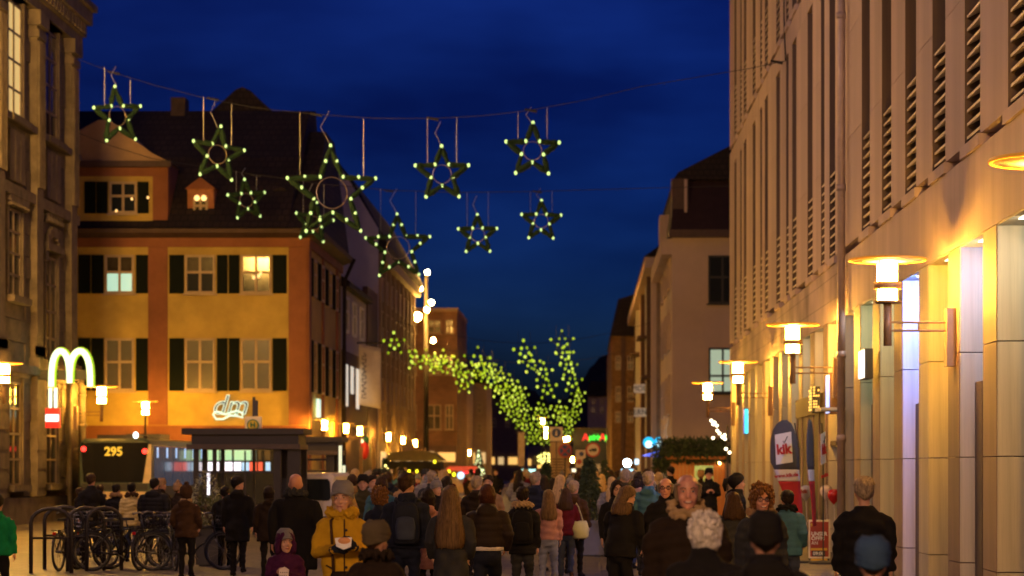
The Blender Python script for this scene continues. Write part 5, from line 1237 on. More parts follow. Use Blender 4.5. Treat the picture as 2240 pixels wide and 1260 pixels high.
def shell(hair_t, off, n=26, m=9, amp=0., freq=9, seed=0, extra=None):
    """closed cap over the head down to t = hair_t(a); off(a,t) = thickness"""
    rnd = random.Random(seed); ph = [rnd.uniform(0, 6.28) for _ in range(4)]
    outer, inner = [], []
    for i in range(m + 1):
        ro, ri = [], []
        for k in range(n):
            a = 2 * PI * k / n; tl = hair_t(min(a, 2 * PI - a)); t = 1 - (1 - tl) * (i / m) ** .8
            o = off(min(a, 2 * PI - a), t) + amp * (math.sin(a * freq + ph[0] + t * 9) * .5 + math.sin(a * freq * 2.1 + ph[1] - t * 14) * .35 + math.sin(t * 40 + ph[2] + a * 3) * .35)
            p = hp(t, a, o); q = hp(t, a, -.012)
            if t < .3 and extra: p = extra(p, a, t)
            ro.append(p); ri.append(q)
        outer.append(ro); inner.append(ri)
    return MB().loft(outer + inner[::-1], cap=True)
def lerp(a, b, u): return a + (b - a) * u
def hairline(front, side, back):
    def f(a):
        u = a / PI
        return lerp(front, side, min(1, u * 2.2) ** 1.5) if u < .46 else lerp(side, back, (u - .46) / .54)
    return f
FINGERS = [(-.032, .070, .0085), (-.011, .079, .009), (.011, .075, .009), (.031, .060, .0078)]
def hand(mb, wrist, d, up, s=1.0, curl=.5, fat=1.0, side=1):
    """palm, four bent fingers of different length and a thumb; d = pointing direction, up = back of the hand"""
    d = Vector(d).normalized(); up = Vector(up); up = (up - d * up.dot(d)).normalized(); x = d.cross(up) * side
    w = Vector(wrist)
    secs = []
    for q, hw, th in ((-.02, .026, .022), (.02, .035, .020), (.06, .042, .018), (.095, .043, .014), (.10, .03, .008)):
        secs.append([w + d * q * s + (x * hw * math.cos(2 * PI * k / 10) + up * th * math.sin(2 * PI * k / 10)) * s * fat for k in range(10)])
    mb.loft(secs)
    for fx, L_, r in FINGERS:
        p = w + (d * .085 + x * fx) * s; dirn = d.copy(); pts = [p]; 
        for j in range(3):
            ang = curl * (.5 + .35 * j); dirn = (dirn * math.cos(ang) - up * math.sin(ang)).normalized()
            p = p + dirn * L_ * s * (.45, .32, .25)[j]; pts.append(p)
        mb.tube(pts, [r * s * fat, r * .95 * s * fat, r * .85 * s * fat, r * .6 * s * fat], 6)
    p = w + (d * .02 + x * -.03) * s; q1 = p + (d * .035 - x * .035 - up * .01) * s; q2 = q1 + (d * .036 - x * .006 - up * .018) * s
    mb.tube([p, q1, q2], [.014 * s * fat, .0115 * s * fat, .0075 * s * fat], 6)
ARMS = {  # elbow, wrist, hand direction, back-of-hand direction (for +x side)
    'down': ((.218, .035, 1.13), (.228, -.03, .89), (.02, -.15, -1), (1, 0, 0)),
    'swingf': ((.222, -.03, 1.14), (.215, -.17, .94), (0, -.5, -1), (1, 0, 0)),
    'swingb': ((.222, .10, 1.14), (.235, .12, .90), (.02, .05, -1), (1, 0, 0)),
    'pocket': ((.252, .06, 1.14), (.215, -.09, .98), (-.4, -.3, -1), (1, 0, 0)),
    'hold': ((.235, .0, 1.13), (.075, -.26, 1.17), (-.75, -.55, .25), (.3, -.8, -.5)),
    'cup': ((.23, .0, 1.13), (.09, -.24, 1.2), (-.5, -.7, .5), (.8, -.4, .2)),
    'forward': ((.23, -.06, 1.15), (.16, -.28, 1.05), (-.1, -1, -.2), (.6, 0, .8)),
}
SKIN = mat('skin', (.50, .27, .175), .55, var=.06, vscale=12)
SKIN2 = mat('skin_ruddy', (.56, .26, .17), .5, var=.08, vscale=12)
M_eye = mat('eye_dark', (.02, .015, .012), .25, var=0); M_eyew = mat('eye_white', (.55, .5, .45), .3, var=0); M_lip = mat('lip', (.34, .10, .08), .5, var=0); M_brow = mat('brow_hair', (.10, .06, .035), .8, var=0)
M_teeth = mat('teeth', (.65, .6, .5), .4, var=0)
def cmat(name, col, rough=.85, bump=.4, bs=120, var=.2): return mat('cloth_' + name, col, rough, var=var, vscale=5, bump=bump, bscale=bs)
CL = dict(black=(.012, .011, .011), charcoal=(.03, .031, .034), navy=(.015, .018, .032), brown=(.06, .032, .016), dkbrown=(.022, .014, .009), olive=(.045, .04, .018), mustard=(.48, .28, .015), burgundy=(.085, .008, .016), purple=(.06, .012, .045), cream=(.55, .42, .16), pink=(.34, .17, .15), peach=(.34, .2, .13), teal=(.045, .12, .17), green=(.01, .22, .07), tan=(.28, .17, .08), grey=(.19, .18, .18), denim=(.04, .05, .085), paledenim=(.22, .23, .28), steel=(.035, .07, .15), white=(.6, .55, .5), red=(.35, .03, .02), khaki=(.09, .07, .04), fawn=(.36, .25, .13))
HAIR = dict(black=(.012, .009, .007), dark=(.018, .011, .007), brown=(.042, .022, .011), auburn=(.06, .020, .009), blond=(.42, .28, .13), dkblond=(.12, .072, .032), grey=(.42, .39, .36), white=(.62, .58, .54), greyblond=(.30, .23, .15), ginger=(.16, .072, .024))
def hmat(n): return mat('hair_' + n, HAIR[n], .5, var=.6, vscale=75, vstretch=(1, 1, .06), bump=.5, bscale=150)
def clm(n, puff=False): return cmat(n + ('_puff' if puff else ''), CL[n], .6 if puff else .88)

def person(label, px, py, Y, yaw=180, coat='black', trousers='black', hem=.80, hair='dark', style='short', hat=None, hatcol='charcoal', arms=('down', 'down'), b=1.0, walk=0., hyaw=0, lean=0., face=None, glasses=False, puff=False, collar=None, collarcol='cream', kid=False, skin=None, gloves=None, scarf=None, hood=None, h=None, vox=.013, loc=None, smile=False, beard=False, coat_folds=.0075, group=None, shoe='black', hairlen=1.2):
    hx_ = {'beanie': .035, 'pom': .10, None: .0, 'fur': .03, 'cap': .02}[hat]
    hh = h or (HC - (py - CY) * Y / F)
    s = hh / (1.755 + hx_)
    t = thing('person', label, 'person', local=True, group=group)
    walk = walk or [0, .22, -.25, .3][int(px) % 4] * (not lean)
    skin = skin or SKIN; face = face if face is not None else abs(((yaw + hyaw + 180) % 360) - 180) < 120
    hk = 1.25 if kid else 1.05
    ca, sa = math.cos(math.radians(hyaw)), math.sin(math.radians(hyaw))
    def HT(p):       # head: scale about the chin base, turn
        p = Vector(p); z = HZ0 - .03 + (p.z - (HZ0 - .03)) * hk if True else p.z
        x, y = p.x * hk, p.y * hk
        return LT(Vector((x * ca - y * sa, x * sa + y * ca, z - (hk - 1) * .20)))
    def LT(p):
        p = Vector(p)
        if lean and p.z > .88:
            a = math.radians(lean) * min(1, (p.z - .88) / .3); dz = p.z - .95; y = p.y
            return Vector((p.x, y * math.cos(a) - dz * math.sin(a), .95 + dz * math.cos(a) + y * math.sin(a)))
        return p
    def X(mb, fn): mb.v = [tuple(fn(Vector(v))) for v in mb.v]; return mb
    sides = (-1, 1)
    # ---- body: one continuous surface
    bd = MB()
    hd = MB(); hd.loft([[hp(q, 2 * PI * k / 20) for k in range(20)] for q in (0, .04, .08, .14, .2, .28, .35, .42, .5, .58, .65, .73, .8, .87, .92, .95, .975, 1)])
    hd.loft([[Vector((w * math.cos(2 * PI * k / 8), y + d * math.sin(2 * PI * k / 8), HZ0 + HH * q)) for k in range(8)] for q, w, y, d in ((.325, .017, -.090, .018), (.35, .018, -.100, .020), (.40, .013, -.097, .018), (.5, .009, -.086, .014), (.56, .007, -.083, .010))])
    hd.ell((0, -.088, HZ0 + HH * .215), .026, .010, .010, 10, 6); hd.ell((0, -.080, HZ0 + .012), .022, .016, .014, 10, 6)
    for sd in sides:
        hd.ell((sd * .078, .008, HZ0 + HH * .43), .012, .022, .034, 8, 6)
        hd.ell((sd * .034, -.083, HZ0 + HH * .60), .028, .012, .009, 8, 6); hd.ell((sd * .042, -.066, HZ0 + HH * .36), .022, .018, .022, 8, 6)
    X(hd, HT); bd.add(hd.v, hd.f)
    up = MB()
    up.loft([[Vector((r * math.cos(2 * PI * k / 12), y + r * 1.02 * math.sin(2 * PI * k / 12), z)) for k in range(12)] for z, r, y in ((1.36, .075, .01), (1.44, .062, .012), (1.50, .056, .005), (1.57, .054, .0))])
    up.loft([[Vector((rx * b * math.cos(2 * PI * k / 14), .008 + ry * math.sin(2 * PI * k / 14), z)) for k in range(14)] for z, rx, ry in ((.86, .12, .09), (1.0, .115, .09), (1.15, .105, .08), (1.3, .12, .085), (1.38, .12, .07), (1.46, .065, .058))])
    for sd, an in zip(sides, arms):
        e, w, d, u = [Vector(q) for q in ARMS[an]]
        for q in (e, w, d, u): q.x *= sd
        e.x *= b; w.x *= b if abs(w.x) > .15 else 1
        up.tube([(sd * .155 * b, .01, 1.40), (sd * .195 * b, .01, 1.38), e, w], [.036, .034, .026, .026], 8)
        hand(up, w, d, u, .95 if not kid else .85, .55, side=sd)
    X(up, LT); bd.add(up.v, up.f)
    lw = MB(); feet = []
    for sd in sides:
        st = walk * sd; ky = -.03 - abs(st) * .05 - st * .12; fy = -st * .30
        kz = .50; fz = .085 + (.07 if st < -.05 else 0)
        lw.tube([(sd * .085, 0, .9), (sd * .095, ky, kz), (sd * .095, fy + .02, fz)], [.055, .036, .03], 10); feet.append((sd * .095, fy, fz))
    bd.add(lw.v, lw.f)
    o = bd.build('body', skin, t, True); BAKE.append((o, vox, 3, 0, ''))
    # ---- face
    if face:
        ey = MB(); ew = MB(); br = MB()
        for sd in sides:
            ew.ell((sd * .033, -.0855, HZ0 + HH * .525), .0125, .006, .0062, 8, 6); ey.ell((sd * .033, -.0905, HZ0 + HH * .525), .0060, .004, .0062, 8, 6)
            br.tube([(sd * .016, -.094, HZ0 + HH * .605), (sd * .034, -.096, HZ0 + HH * .63), (sd * .053, -.084, HZ0 + HH * .61)], .0042, 5)
        w_ = X(ew, HT).build('eyes', M_eyew, t, True); X(ey, HT).build('iris', M_eye, w_, True); X(br, HT).build('eyebrows', M_brow, t, True)
        mo = MB()
        if smile:
            mo.tube([(-.028, -.088, HZ0 + HH * .235), (-.014, -.0955, HZ0 + HH * .205), (.014, -.0955, HZ0 + HH * .205), (.028, -.088, HZ0 + HH * .235)], .0075, 6)
            tt = MB(); tt.tube([(-.02, -.0985, HZ0 + HH * .222), (0, -.1015, HZ0 + HH * .212), (.02, -.0985, HZ0 + HH * .222)], .0045, 5); X(tt, HT).build('teeth', M_teeth, t, True)
        else:
            mo.tube([(-.024, -.0885, HZ0 + HH * .215), (0, -.0985, HZ0 + HH * .212), (.024, -.0885, HZ0 + HH * .215)], .006, 6)
        X(mo, HT).build('mouth', M_lip, t, True)
        if glasses:
            gl = MB()
            for sd in sides:
                gl.tube([(sd * .036 + .024 * math.cos(2 * PI * i / 14), -.104, HZ0 + HH * .52 + .018 * math.sin(2 * PI * i / 14)) for i in range(14)], .0028, 4, closed=True)
                gl.tube([(sd * .06, -.103, HZ0 + HH * .53), (sd * .083, -.05, HZ0 + HH * .53), (sd * .088, .01, HZ0 + HH * .5)], .0028, 4)
            gl.tube([(-.012, -.106, HZ0 + HH * .53), (.012, -.106, HZ0 + HH * .53)], .0028, 4)
            X(gl, HT).build('glasses', M_black, t)
    elif glasses:
        gl = MB()
        for sd in sides: gl.tube([(sd * .075, -.08, HZ0 + HH * .53), (sd * .092, -.02, HZ0 + HH * .53), (sd * .094, .02, HZ0 + HH * .5)], .005, 4)
        X(gl, HT).build('glasses', M_red, t)
    # ---- coat
    ct = MB(); hm = hem; bw = b * (1.08 if puff else 1.0)
    prof = [(hm, .205, .15), (hm + .06, .205, .15), (max(hm + .1, .98), .195, .145), (1.10, .175, .135), (1.24, .19, .14), (1.34, .195, .135), (1.40, .165, .115), (1.445, .118, .098), (1.49, .088, .085), (1.535 if collar != 'low' else 1.50, .082, .086)]
    if hm > 1.0: prof = [(hm, .19, .14)] + prof[3:]
    ct.loft([[Vector((rx * bw * math.cos(2 * PI * k / 22), .005 + ry * (1.08 if puff else 1) * (.85 + .15 * b) * math.sin(2 * PI * k / 22), z)) for k in range(22)] for z, rx, ry in prof])
    for sd, an in zip(sides, arms):
        e, w, d, u = [Vector(q) for q in ARMS[an]]
        for q in (e, w, d, u): q.x *= sd
        e.x *= b; w.x *= b if abs(w.x) > .15 else 1
        pf = 1.15 if puff else 1.0
        mid = (e + w) / 2 + Vector((0, .008, 0))
        ct.tube([(sd * .12 * b, .008, 1.385), (sd * .178 * b, .01, 1.352), Vector((sd * .203 * b, .012, 1.27)), e, mid, w + (w - e).normalized() * .015], [.072 * pf, .078 * pf, .074 * pf, .060 * pf, .052 * pf, .045 * pf], 12)
    if int(px) % 2 == 0 and not collar: ct.ell((0, .105, 1.44), .125 * b, .055, .075, 12, 8)
    X(ct, LT)
    o = ct.build('coat', clm(coat, puff), t, True); BAKE.append((o, .016, 4, coat_folds, 'puff' if puff else 'fold'))
    if collar in ('fur', 'sherpa'):
        fc = MB(); rr = random.Random(px)
        for i in range(22):
            a = 2 * PI * i / 22
            if collar == 'sherpa' and abs(math.sin(a / 2 + PI / 2)) < .0: continue
            op = .022 if math.cos(a) > .8 else 0
            fc.ell((.112 * math.sin(a), .012 - .108 * math.cos(a) + op, 1.475 + .045 * (1 - math.cos(a)) / 2 + rr.uniform(-.008, .008)), .036 + rr.uniform(-.004, .012), .036, .042 + rr.uniform(-.006, .01), 7, 5)
        X(fc, LT); o = fc.build('collar', clm(collarcol), t, True); BAKE.append((o, .011, 1, .008, 'fur'))
    if scarf:
        sc = MB(); sc.tube([(.088 * math.sin(2 * PI * i / 16), .008 - .092 * math.cos(2 * PI * i / 16), 1.50 + .012 * math.sin(i * 1.9)) for i in range(16)], .036, 8, closed=True)
        sc.tube([(.03, -.115, 1.47), (.05, -.16, 1.3), (.05, -.165, 1.12)], [.03, .034, .03], 8)
        X(sc, LT).build('scarf', clm(scarf), t, True)
    # ---- trousers and shoes
    tr = MB()
    tr.loft([[Vector((rx * (.9 + .1 * b) * math.cos(2 * PI * k / 14), .005 + ry * math.sin(2 * PI * k / 14), z)) for k in range(14)] for z, rx, ry in ((.76, .12, .09), (.82, .165, .118), (.9, .172, .125), (1.02, .15, .11))])
    for (fx, fy, fz), sd in zip(feet, sides):
        st = walk * sd; ky = -.03 - abs(st) * .05 - st * .12
        tr.tube([(sd * .082, .0, .88), (sd * .09, ky * .5, .72), (sd * .095, ky, .50), (sd * .095, (ky + fy) / 2 + .02, .30), (fx, fy + .02, fz + .0)], [.095, .088, .066, .058, .055], 12)
    o = tr.build('trousers', clm(trousers), t, True); BAKE.append((o, .017, 3, .007, 'fold'))
    sh = MB()
    for fx, fy, fz in feet:
        z0 = fz - .085; sg = 1 if fx > 0 else -1
        sh.loft([[Vector((fx + sg * .012 + w * math.cos(2 * PI * k / 10), fy + y, max(z0, z0 + hgt / 2 + hgt / 2 * math.sin(2 * PI * k / 10)))) for k in range(10)] for y, w, hgt in ((.085, .02, .05), (.07, .036, .10), (.0, .04, .13), (-.07, .045, .08), (-.14, .046, .06), (-.18, .03, .045), (-.19, .012, .02))])
    sh.build('shoes', clm(shoe), t, True)
    # ---- gloves
    if gloves:
        gl = MB()
        for sd, an in zip(sides, arms):
            e, w, d, u = [Vector(q) for q in ARMS[an]]
            for q in (e, w, d, u): q.x *= sd
            w.x *= b if abs(w.x) > .15 else 1
            hand(gl, w, d, u, 1.05, .55, 1.3, side=sd); gl.tube([w - d.normalized() * .05, w + d.normalized() * .02], .042, 8)
        X(gl, LT); o = gl.build('gloves', clm(gloves), t, True); BAKE.append((o, .008, 2, 0, ''))
    # ---- hair
    sdd = int(px * 7 + py)
    hmt = hmat(hair) if hair else None
    if style == 'short': X(shell(hairline(.80, .52, .16), lambda a, q: .013 + .012 * (q > .75), amp=.006, n=40, m=14, freq=13, seed=sdd), HT).build('hair', hmt, t, True)
    elif style == 'thin': X(shell(hairline(.93, .56, .18), lambda a, q: .006 + .004 * (a > 1.6), amp=.002, freq=11, seed=sdd), HT).build('hair', hmt, t, True)
    elif style == 'bald': X(shell(lambda a: .34 if a > 1.3 else .55, lambda a, q: .0035 if (q < .7 and a > 1.2) else -.004, amp=.0008, freq=15, seed=sdd), HT).build('hair', hmt, t, True)
    elif style == 'balding':
        X(shell(lambda a: .25 if a > 1.3 else .70, lambda a, q: .022 if (q < .74 and a > .95) else -.005, amp=.003, freq=15, seed=sdd), HT).build('hair', hmt, t, True)
    elif style in ('bob', 'curly'):
        c_ = style == 'curly'
        mb = shell(hairline(.84 if c_ else .80, .2 if c_ else .18, .0), lambda a, q: (.014 if c_ else .018) + (.014 if q < .6 else .0), n=36, m=12, amp=.006 if c_ else .005, freq=13, seed=sdd,
                extra=lambda p, a, q: Vector((p.x * (1 + (.3 - q) * .8), p.y + (.3 - q) * .02, p.z - (.3 - q) * .10)))
        if c_:
            rr = random.Random(sdd)
            for i in range(210 if hair != 'white' else 420):
                a = rr.uniform(0, 2 * PI); hl_ = hairline(.80, .10, -.05)(min(a, 2 * PI - a)); q = rr.uniform(hl_, 1.0)
                k0 = 1. if hair != 'white' else .5; c0 = hp(max(q, 0), a, .012 + rr.uniform(.008, .038) * k0); c0.z -= max(0, -q) * .25; r0 = rr.uniform(.010, .021) * (1 if k0 == 1 else .62)
                mb.ell(c0, r0 * rr.uniform(.8, 1.2), r0 * rr.uniform(.8, 1.2), r0 * rr.uniform(.9, 1.7), 6, 4)
        X(mb, HT).build('hair', hmt, t, True)
    elif style in ('long', 'tail'):
        mb = shell(hairline(.80, .40, .0), lambda a, q: .016 + .006 * (q < .6), amp=.003, freq=15, seed=sdd)
        if style == 'long':
            rr = random.Random(sdd); n_ = 40; L_ = hairlen
            secs = []
            for i in range(13):
                u = i / 12; z = lerp(1.70, L_, u); rx = lerp(.082, .150 if L_ < 1.2 else .135, min(1, u * 1.35)) * (1 - .12 * max(0, u - .85) * 6); ry = lerp(.085, .05, u); cy = lerp(.022, .105, min(1, u * 1.7))
                row = []
                for k in range(n_):
                    a = 2 * PI * k / n_; q = 1 + .05 * math.sin(a * 11 + u * 3) + .05 * math.sin(a * 19 + 1.3 * u)
                    zz = z + ((.012 * math.sin(a * 7 + sdd) + .010 * math.sin(a * 19)) if i == 12 else 0) 
                    row.append(Vector((rx * q * math.cos(a), cy + ry * q * math.sin(a), zz)))
                secs.append(row)
            mb2 = MB(); mb2.loft(secs[::-1])
            if True:
                mb.add(mb2.v, mb2.f)
            X(mb, lambda p: HT(p) if p.z > 1.52 else LT(Vector((p.x * hk, p.y * hk, p.z - (hk - 1) * .2)))).build('hair', hmt, t, True)
        else:
            mb.tube([(0, .10, HZ0 + HH * .62), (0, .15, HZ0 + HH * .6), (0, .17, HZ0 + HH * .35), (0, .155, HZ0 + .0)], [.035, .042, .034, .014], 10)
            X(mb, HT).build('hair', hmt, t, True)
    # ---- hats and hoods
    hc_ = clm(hatcol) if hat else None
    if hat in ('beanie', 'pom', 'fur'):
        fz = hat == 'fur'
        m = X(shell(hairline(.70, .50, .34), lambda a, q: (.020 if not fz else .032) + (.006 if q < .72 and not fz else 0) + .024 * max(0, q - .7) / .3, n=48 if not fz else 30, m=12, amp=.0028 if not fz else .007, freq=24 if not fz else 13, seed=sdd), HT)
        ho = m.build('knit_hat', hc_, t, True)
        if hat == 'pom': X(MB().ell((0, .0, HZ0 + HH + .065), .046, .046, .044, 10, 8), HT).build('pompom', hc_, ho, True)
    if hat == 'cap': X(shell(hairline(.74, .55, .34), lambda a, q: .018, amp=.001, seed=sdd), HT).build('cap', hc_, t, True)
    if hood:
        m = shell(hairline(.97, .02, -.05), lambda a, q: .035 + .02 * (q < .5), n=30, m=12, amp=.004, freq=7, seed=sdd, extra=lambda p, a, q: Vector((p.x * (1 + (.3 - q) * .9), p.y + (.3 - q) * .12, p.z - (.3 - q) * .10)))
        X(m, HT).build('hood', clm(hood), t, True)
    t.scale = (s, s, s)
    t.location = loc or (PX(px, Y), Y, 0)
    t.rotation_euler = (0, 0, math.radians(yaw))
    t['_lt'] = 0
    del t['_lt']
    PEOPLE.append(t); return t
PEOPLE = []
def carried(name, label, cat, who):
    t = thing(name, label, cat, local=True); t.location = who.location; t.rotation_euler = who.rotation_euler; t.scale = who.scale; return t

# row nearest the viewer
person('person whose broad black knitted hat and back fill the lower middle right', 1674, 1119, 12.5, 180, 'black', 'black', .7, 'black', 'short', 'beanie', 'black', b=1.25, vox=.016)
person('person in a fuzzy blue knitted hat at the bottom right corner', 1909, 1181, 12.6, 176, 'black', 'black', .8, 'dark', 'short', 'fur', 'steel', b=1.0, vox=.016)
person('person with thick white short hair and red glasses seen from behind', 1543, 1127, 14.2, 172, 'black', 'black', .8, 'white', 'curly', None, b=1.1, hyaw=-25, glasses=True, face=False, vox=.014, hairlen=1.4)
person('person in a thick grey-brown knitted hat and brown collar, seen from behind', 824, 1144, 16.6, 168, 'dkbrown', 'black', .8, 'brown', 'short', 'fur', 'khaki', b=1.0, hyaw=-25, vox=.014, collar='fur', collarcol='dkbrown')
big = person('smiling balding man in a dark brown coat with a pale sherpa collar, facing the viewer', 1504, 1038, 17.2, 6, 'dkbrown', 'black', .72, 'greyblond', 'balding', None, b=1.22, arms=('down', 'down'), collar='sherpa', collarcol='fawn', skin=SKIN2, smile=True, vox=.009, hyaw=-6)
yel = person('blond woman in a mustard coat and grey knitted hat holding food', 749, 1052, 20.8, 8, 'mustard', 'brown', .55, 'blond', 'long', 'beanie', 'grey', arms=('hold', 'cup'), b=1.0, hyaw=-14, gloves='navy', vox=.009, collar='sherpa', collarcol='mustard', hairlen=1.38, smile=False)
man = person('grey-blond man in a black overcoat seen from behind at the right wall', 1890, 1047, 22.0, 182, 'black', 'charcoal', .45, 'greyblond', 'short', None, b=1.14, arms=('down', 'down'), hyaw=0, collar='low')
cur = person('smiling woman with curly ginger-brown hair, glasses and a fur-edged hood', 1666, 1066, 22.5, 5, 'charcoal', 'black', .8, 'ginger', 'curly', None, b=1.0, glasses=True, smile=True, collar='fur', collarcol='tan', skin=SKIN2, vox=.009, hyaw=4)
kid = person('child in a purple hooded jacket and grey knitted hat holding a spotted paper bag', 624, 1160, 23.0, 2, 'purple', 'navy', .84, 'dark', 'short', 'beanie', 'grey', arms=('cup', 'hold'), kid=True, hyaw=22, hood='purple', vox=.009, b=1.05)
lng = person('woman with very long straight golden-brown hair over a charcoal coat', 985, 1064, 24.0, 180, 'charcoal', 'charcoal', .45, 'dkblond', 'long', None, b=.95, hairlen=1.10, vox=.014, arms=('pocket', 'pocket'))
wht = person('woman in a dark short jacket with a white shirt hem, reddish-brown hair', 1066, 1062, 27.0, 180, 'dkbrown', 'navy', 1.0, 'auburn', 'bob', None, b=1.05, arms=('pocket', 'down'), puff=True)
bp = person('young man with a dark backpack and short brown hair, walking away', 889, 1038, 28.0, 182, 'navy', 'navy', .88, 'brown', 'short', None, b=1.12, hyaw=-30, arms=('down', 'down'), walk=.35)
ben = person('long-haired woman bending forward in a black jacket', 1357, 1086, 28.0, 150, 'black', 'black', .82, 'dkblond', 'long', None, h=1.68, b=1.08, lean=16, hyaw=-35, hairlen=1.36, arms=('swingf', 'forward'))
person('man with glasses and thinning hair, black coat, beside the smiling balding man', 1456, 1046, 28.5, 4, 'black', 'black', .7, 'greyblond', 'balding', None, b=1.05, glasses=True, hyaw=-8, skin=SKIN2, vox=.011)
person('woman seen from behind with olive-brown long hair left of the curly-haired woman', 1603, 1077, 27.0, 184, 'charcoal', 'black', .8, 'brown', 'long', None, b=1.0, hairlen=1.42)
bald = person('big bald man in a wide black hooded coat seen from behind', 647, 1036, 29.5, 178, 'black', 'black', .55, None, None, None, b=1.32, arms=('down', 'down'), skin=SKIN2, collar='fur', collarcol='charcoal')
person('woman with a dark brown bob and a pale pink coat, half hidden', 936, 1071, 30.0, 176, 'pink', 'black', .6, 'dark', 'bob', None, b=.95)
person('child with curly copper-brown hair and a dark jacket between hat and backpack', 831, 1069, 31.0, 178, 'navy', 'black', .8, 'ginger', 'curly', None, b=.85)
shp = person('man with a pale sherpa collar and black backpack', 1143, 1068, 31.0, 180, 'black', 'charcoal', .78, 'dark', 'short', None, b=.98, collar='sherpa', collarcol='fawn', arms=('down', 'down'), walk=.3)
teal = person('person in a teal quilted jacket beside the feather flag', 1722, 1075, 30.0, 158, 'teal', 'denim', .82, 'dark', 'short', None, b=1.02, puff=True, hyaw=30, collar='fur', collarcol='black', arms=('pocket', 'pocket'))
person('woman in profile with a dark ponytail and black coat', 1612, 1036, 33.0, 95, 'black', 'black', .7, 'black', 'tail', None, b=1.0, hyaw=0, face=True, vox=.011)
person('dark-haired woman with glasses and a pale hair band facing the viewer', 1350, 1052, 33.0, 2, 'black', 'black', .7, 'dark', 'bob', None, b=1.0, glasses=True, vox=.011, hyaw=8)
person('woman with fair long hair in a pink jacket and pale jeans', 1200, 1072, 35.0, 185, 'pink', 'paledenim', .88, 'dkblond', 'long', None, b=.9, hairlen=1.25, walk=.3)
bur = person('woman in a burgundy jacket with a pale tote bag', 1238, 1068, 38.0, 178, 'burgundy', 'denim', .86, 'brown', 'long', None, b=1.08, arms=('down', 'pocket'), hairlen=1.36, walk=.25, shoe='brown')
person('bending person in a peach-coloured jacket behind the woman with glasses', 1388, 1052, 40.0, 175, 'peach', 'charcoal', .88, 'dark', 'short', None, h=1.80, b=1.1, lean=38, arms=('forward', 'forward'))
person('man in a long black coat turning his cheek at the left of the shelter', 520, 1041, 39.5, 180, 'black', 'black', .62, 'black', 'short', 'cap', 'black', b=1.08, hyaw=-55, walk=.35, face=True)
person('woman with dark hair and a dark brown jacket behind the big bald man', 588, 1064, 39.0, 185, 'dkbrown', 'black', .7, 'dark', 'bob', None, b=1.1)
person('short dark person left of the man in the long black coat', 492, 1066, 42.0, 175, 'black', 'black', .8, 'black', 'short', None, b=1.1)
brn = person('woman in a rust-brown jacket with scarf and bobble hat by the bicycles', 408, 1054, 38.5, 170, 'brown', 'black', .80, 'brown', 'bob', 'pom', 'brown', b=1.1, hyaw=-40, scarf='fawn', arms=('pocket', 'pocket'))
person('man wearing a black knitted cap and dark olive parka, facing the viewer', 794, 1038, 40.0, 0, 'olive', 'black', .6, 'black', 'short', 'beanie', 'black', b=1.12, arms=('pocket', 'pocket'), vox=.012)
person('person in a green jacket cut off at the left picture edge', -6, 1085, 30.0, 175, 'green', 'black', .85, 'dark', 'short', None, b=1.15)
# waiting by the bus
person('tall man in dark coat seen in profile at the lit edge of the old building', 199, 1038, 46.0, 215, 'black', 'black', .6, 'brown', 'short', None, b=1.1, hyaw=-45, face=True)
person('person in an olive coat with a fur hood between two dark coats by the bus', 219, 1062, 47.5, 190, 'olive', 'black', .7, 'brown', 'short', None, b=1.0, collar='fur', collarcol='khaki')
person('person in black with a grey-brown fur hood left of the cream jacket', 254, 1060, 47.0, 172, 'black', 'black', .7, 'black', 'short', None, b=1.05, collar='fur', collarcol='tan')
person('person in a cream-yellow jacket with a brown hood edge, back to the viewer', 288, 1058, 45.5, 185, 'cream', 'denim', .80, 'black', 'short', None, b=1.02, collar='fur', collarcol='brown')
person('broad person in a black coat right of the cream jacket', 338, 1048, 45.0, 165, 'black', 'black', .6, 'black', 'short', None, b=1.4, puff=True)
person('person in a tan knitted cap in front of the bus side window', 353, 1046, 48.5, 150, 'dkbrown', 'black', .7, 'brown', 'short', 'beanie', 'tan', b=1.0, hyaw=-40, face=True)
person('person in a rust-coloured bobble hat behind the rust-brown jacket', 389, 1050, 48.0, 160, 'dkbrown', 'black', .7, 'brown', 'short', 'pom', 'ginger' if 'ginger' in CL else 'tan', b=1.0)
person('person in the dark looking down at the lit edge of the old building', 176, 1068, 48.5, 120, 'dkbrown', 'black', .7, 'brown', 'short', None, b=1.0, face=True)
# by the hut
person('vendor in black cap holding a cup before the fir-roofed hut', 1551, 1024, 58.0, 5, 'black', 'black', .6, 'black', 'short', 'beanie', 'black', arms=('cup', 'cup'), b=1.05, skin=SKIN2, hyaw=-12)
person('person in a thick tan knitted hat at the hut counter', 1533, 1030, 72.0, 170, 'dkbrown', 'black', .7, 'brown', 'short', 'fur', 'tan', b=1.0)
person('tall dark person in profile at the left corner of the hut', 1467, 1022, 66.0, 230, 'black', 'black', .6, 'black', 'short', None, b=1.0)
person('fair-haired woman in a fawn coat left of the hut', 1441, 1034, 60.0, 200, 'fawn', 'black', .7, 'blond', 'bob', None, b=1.1)

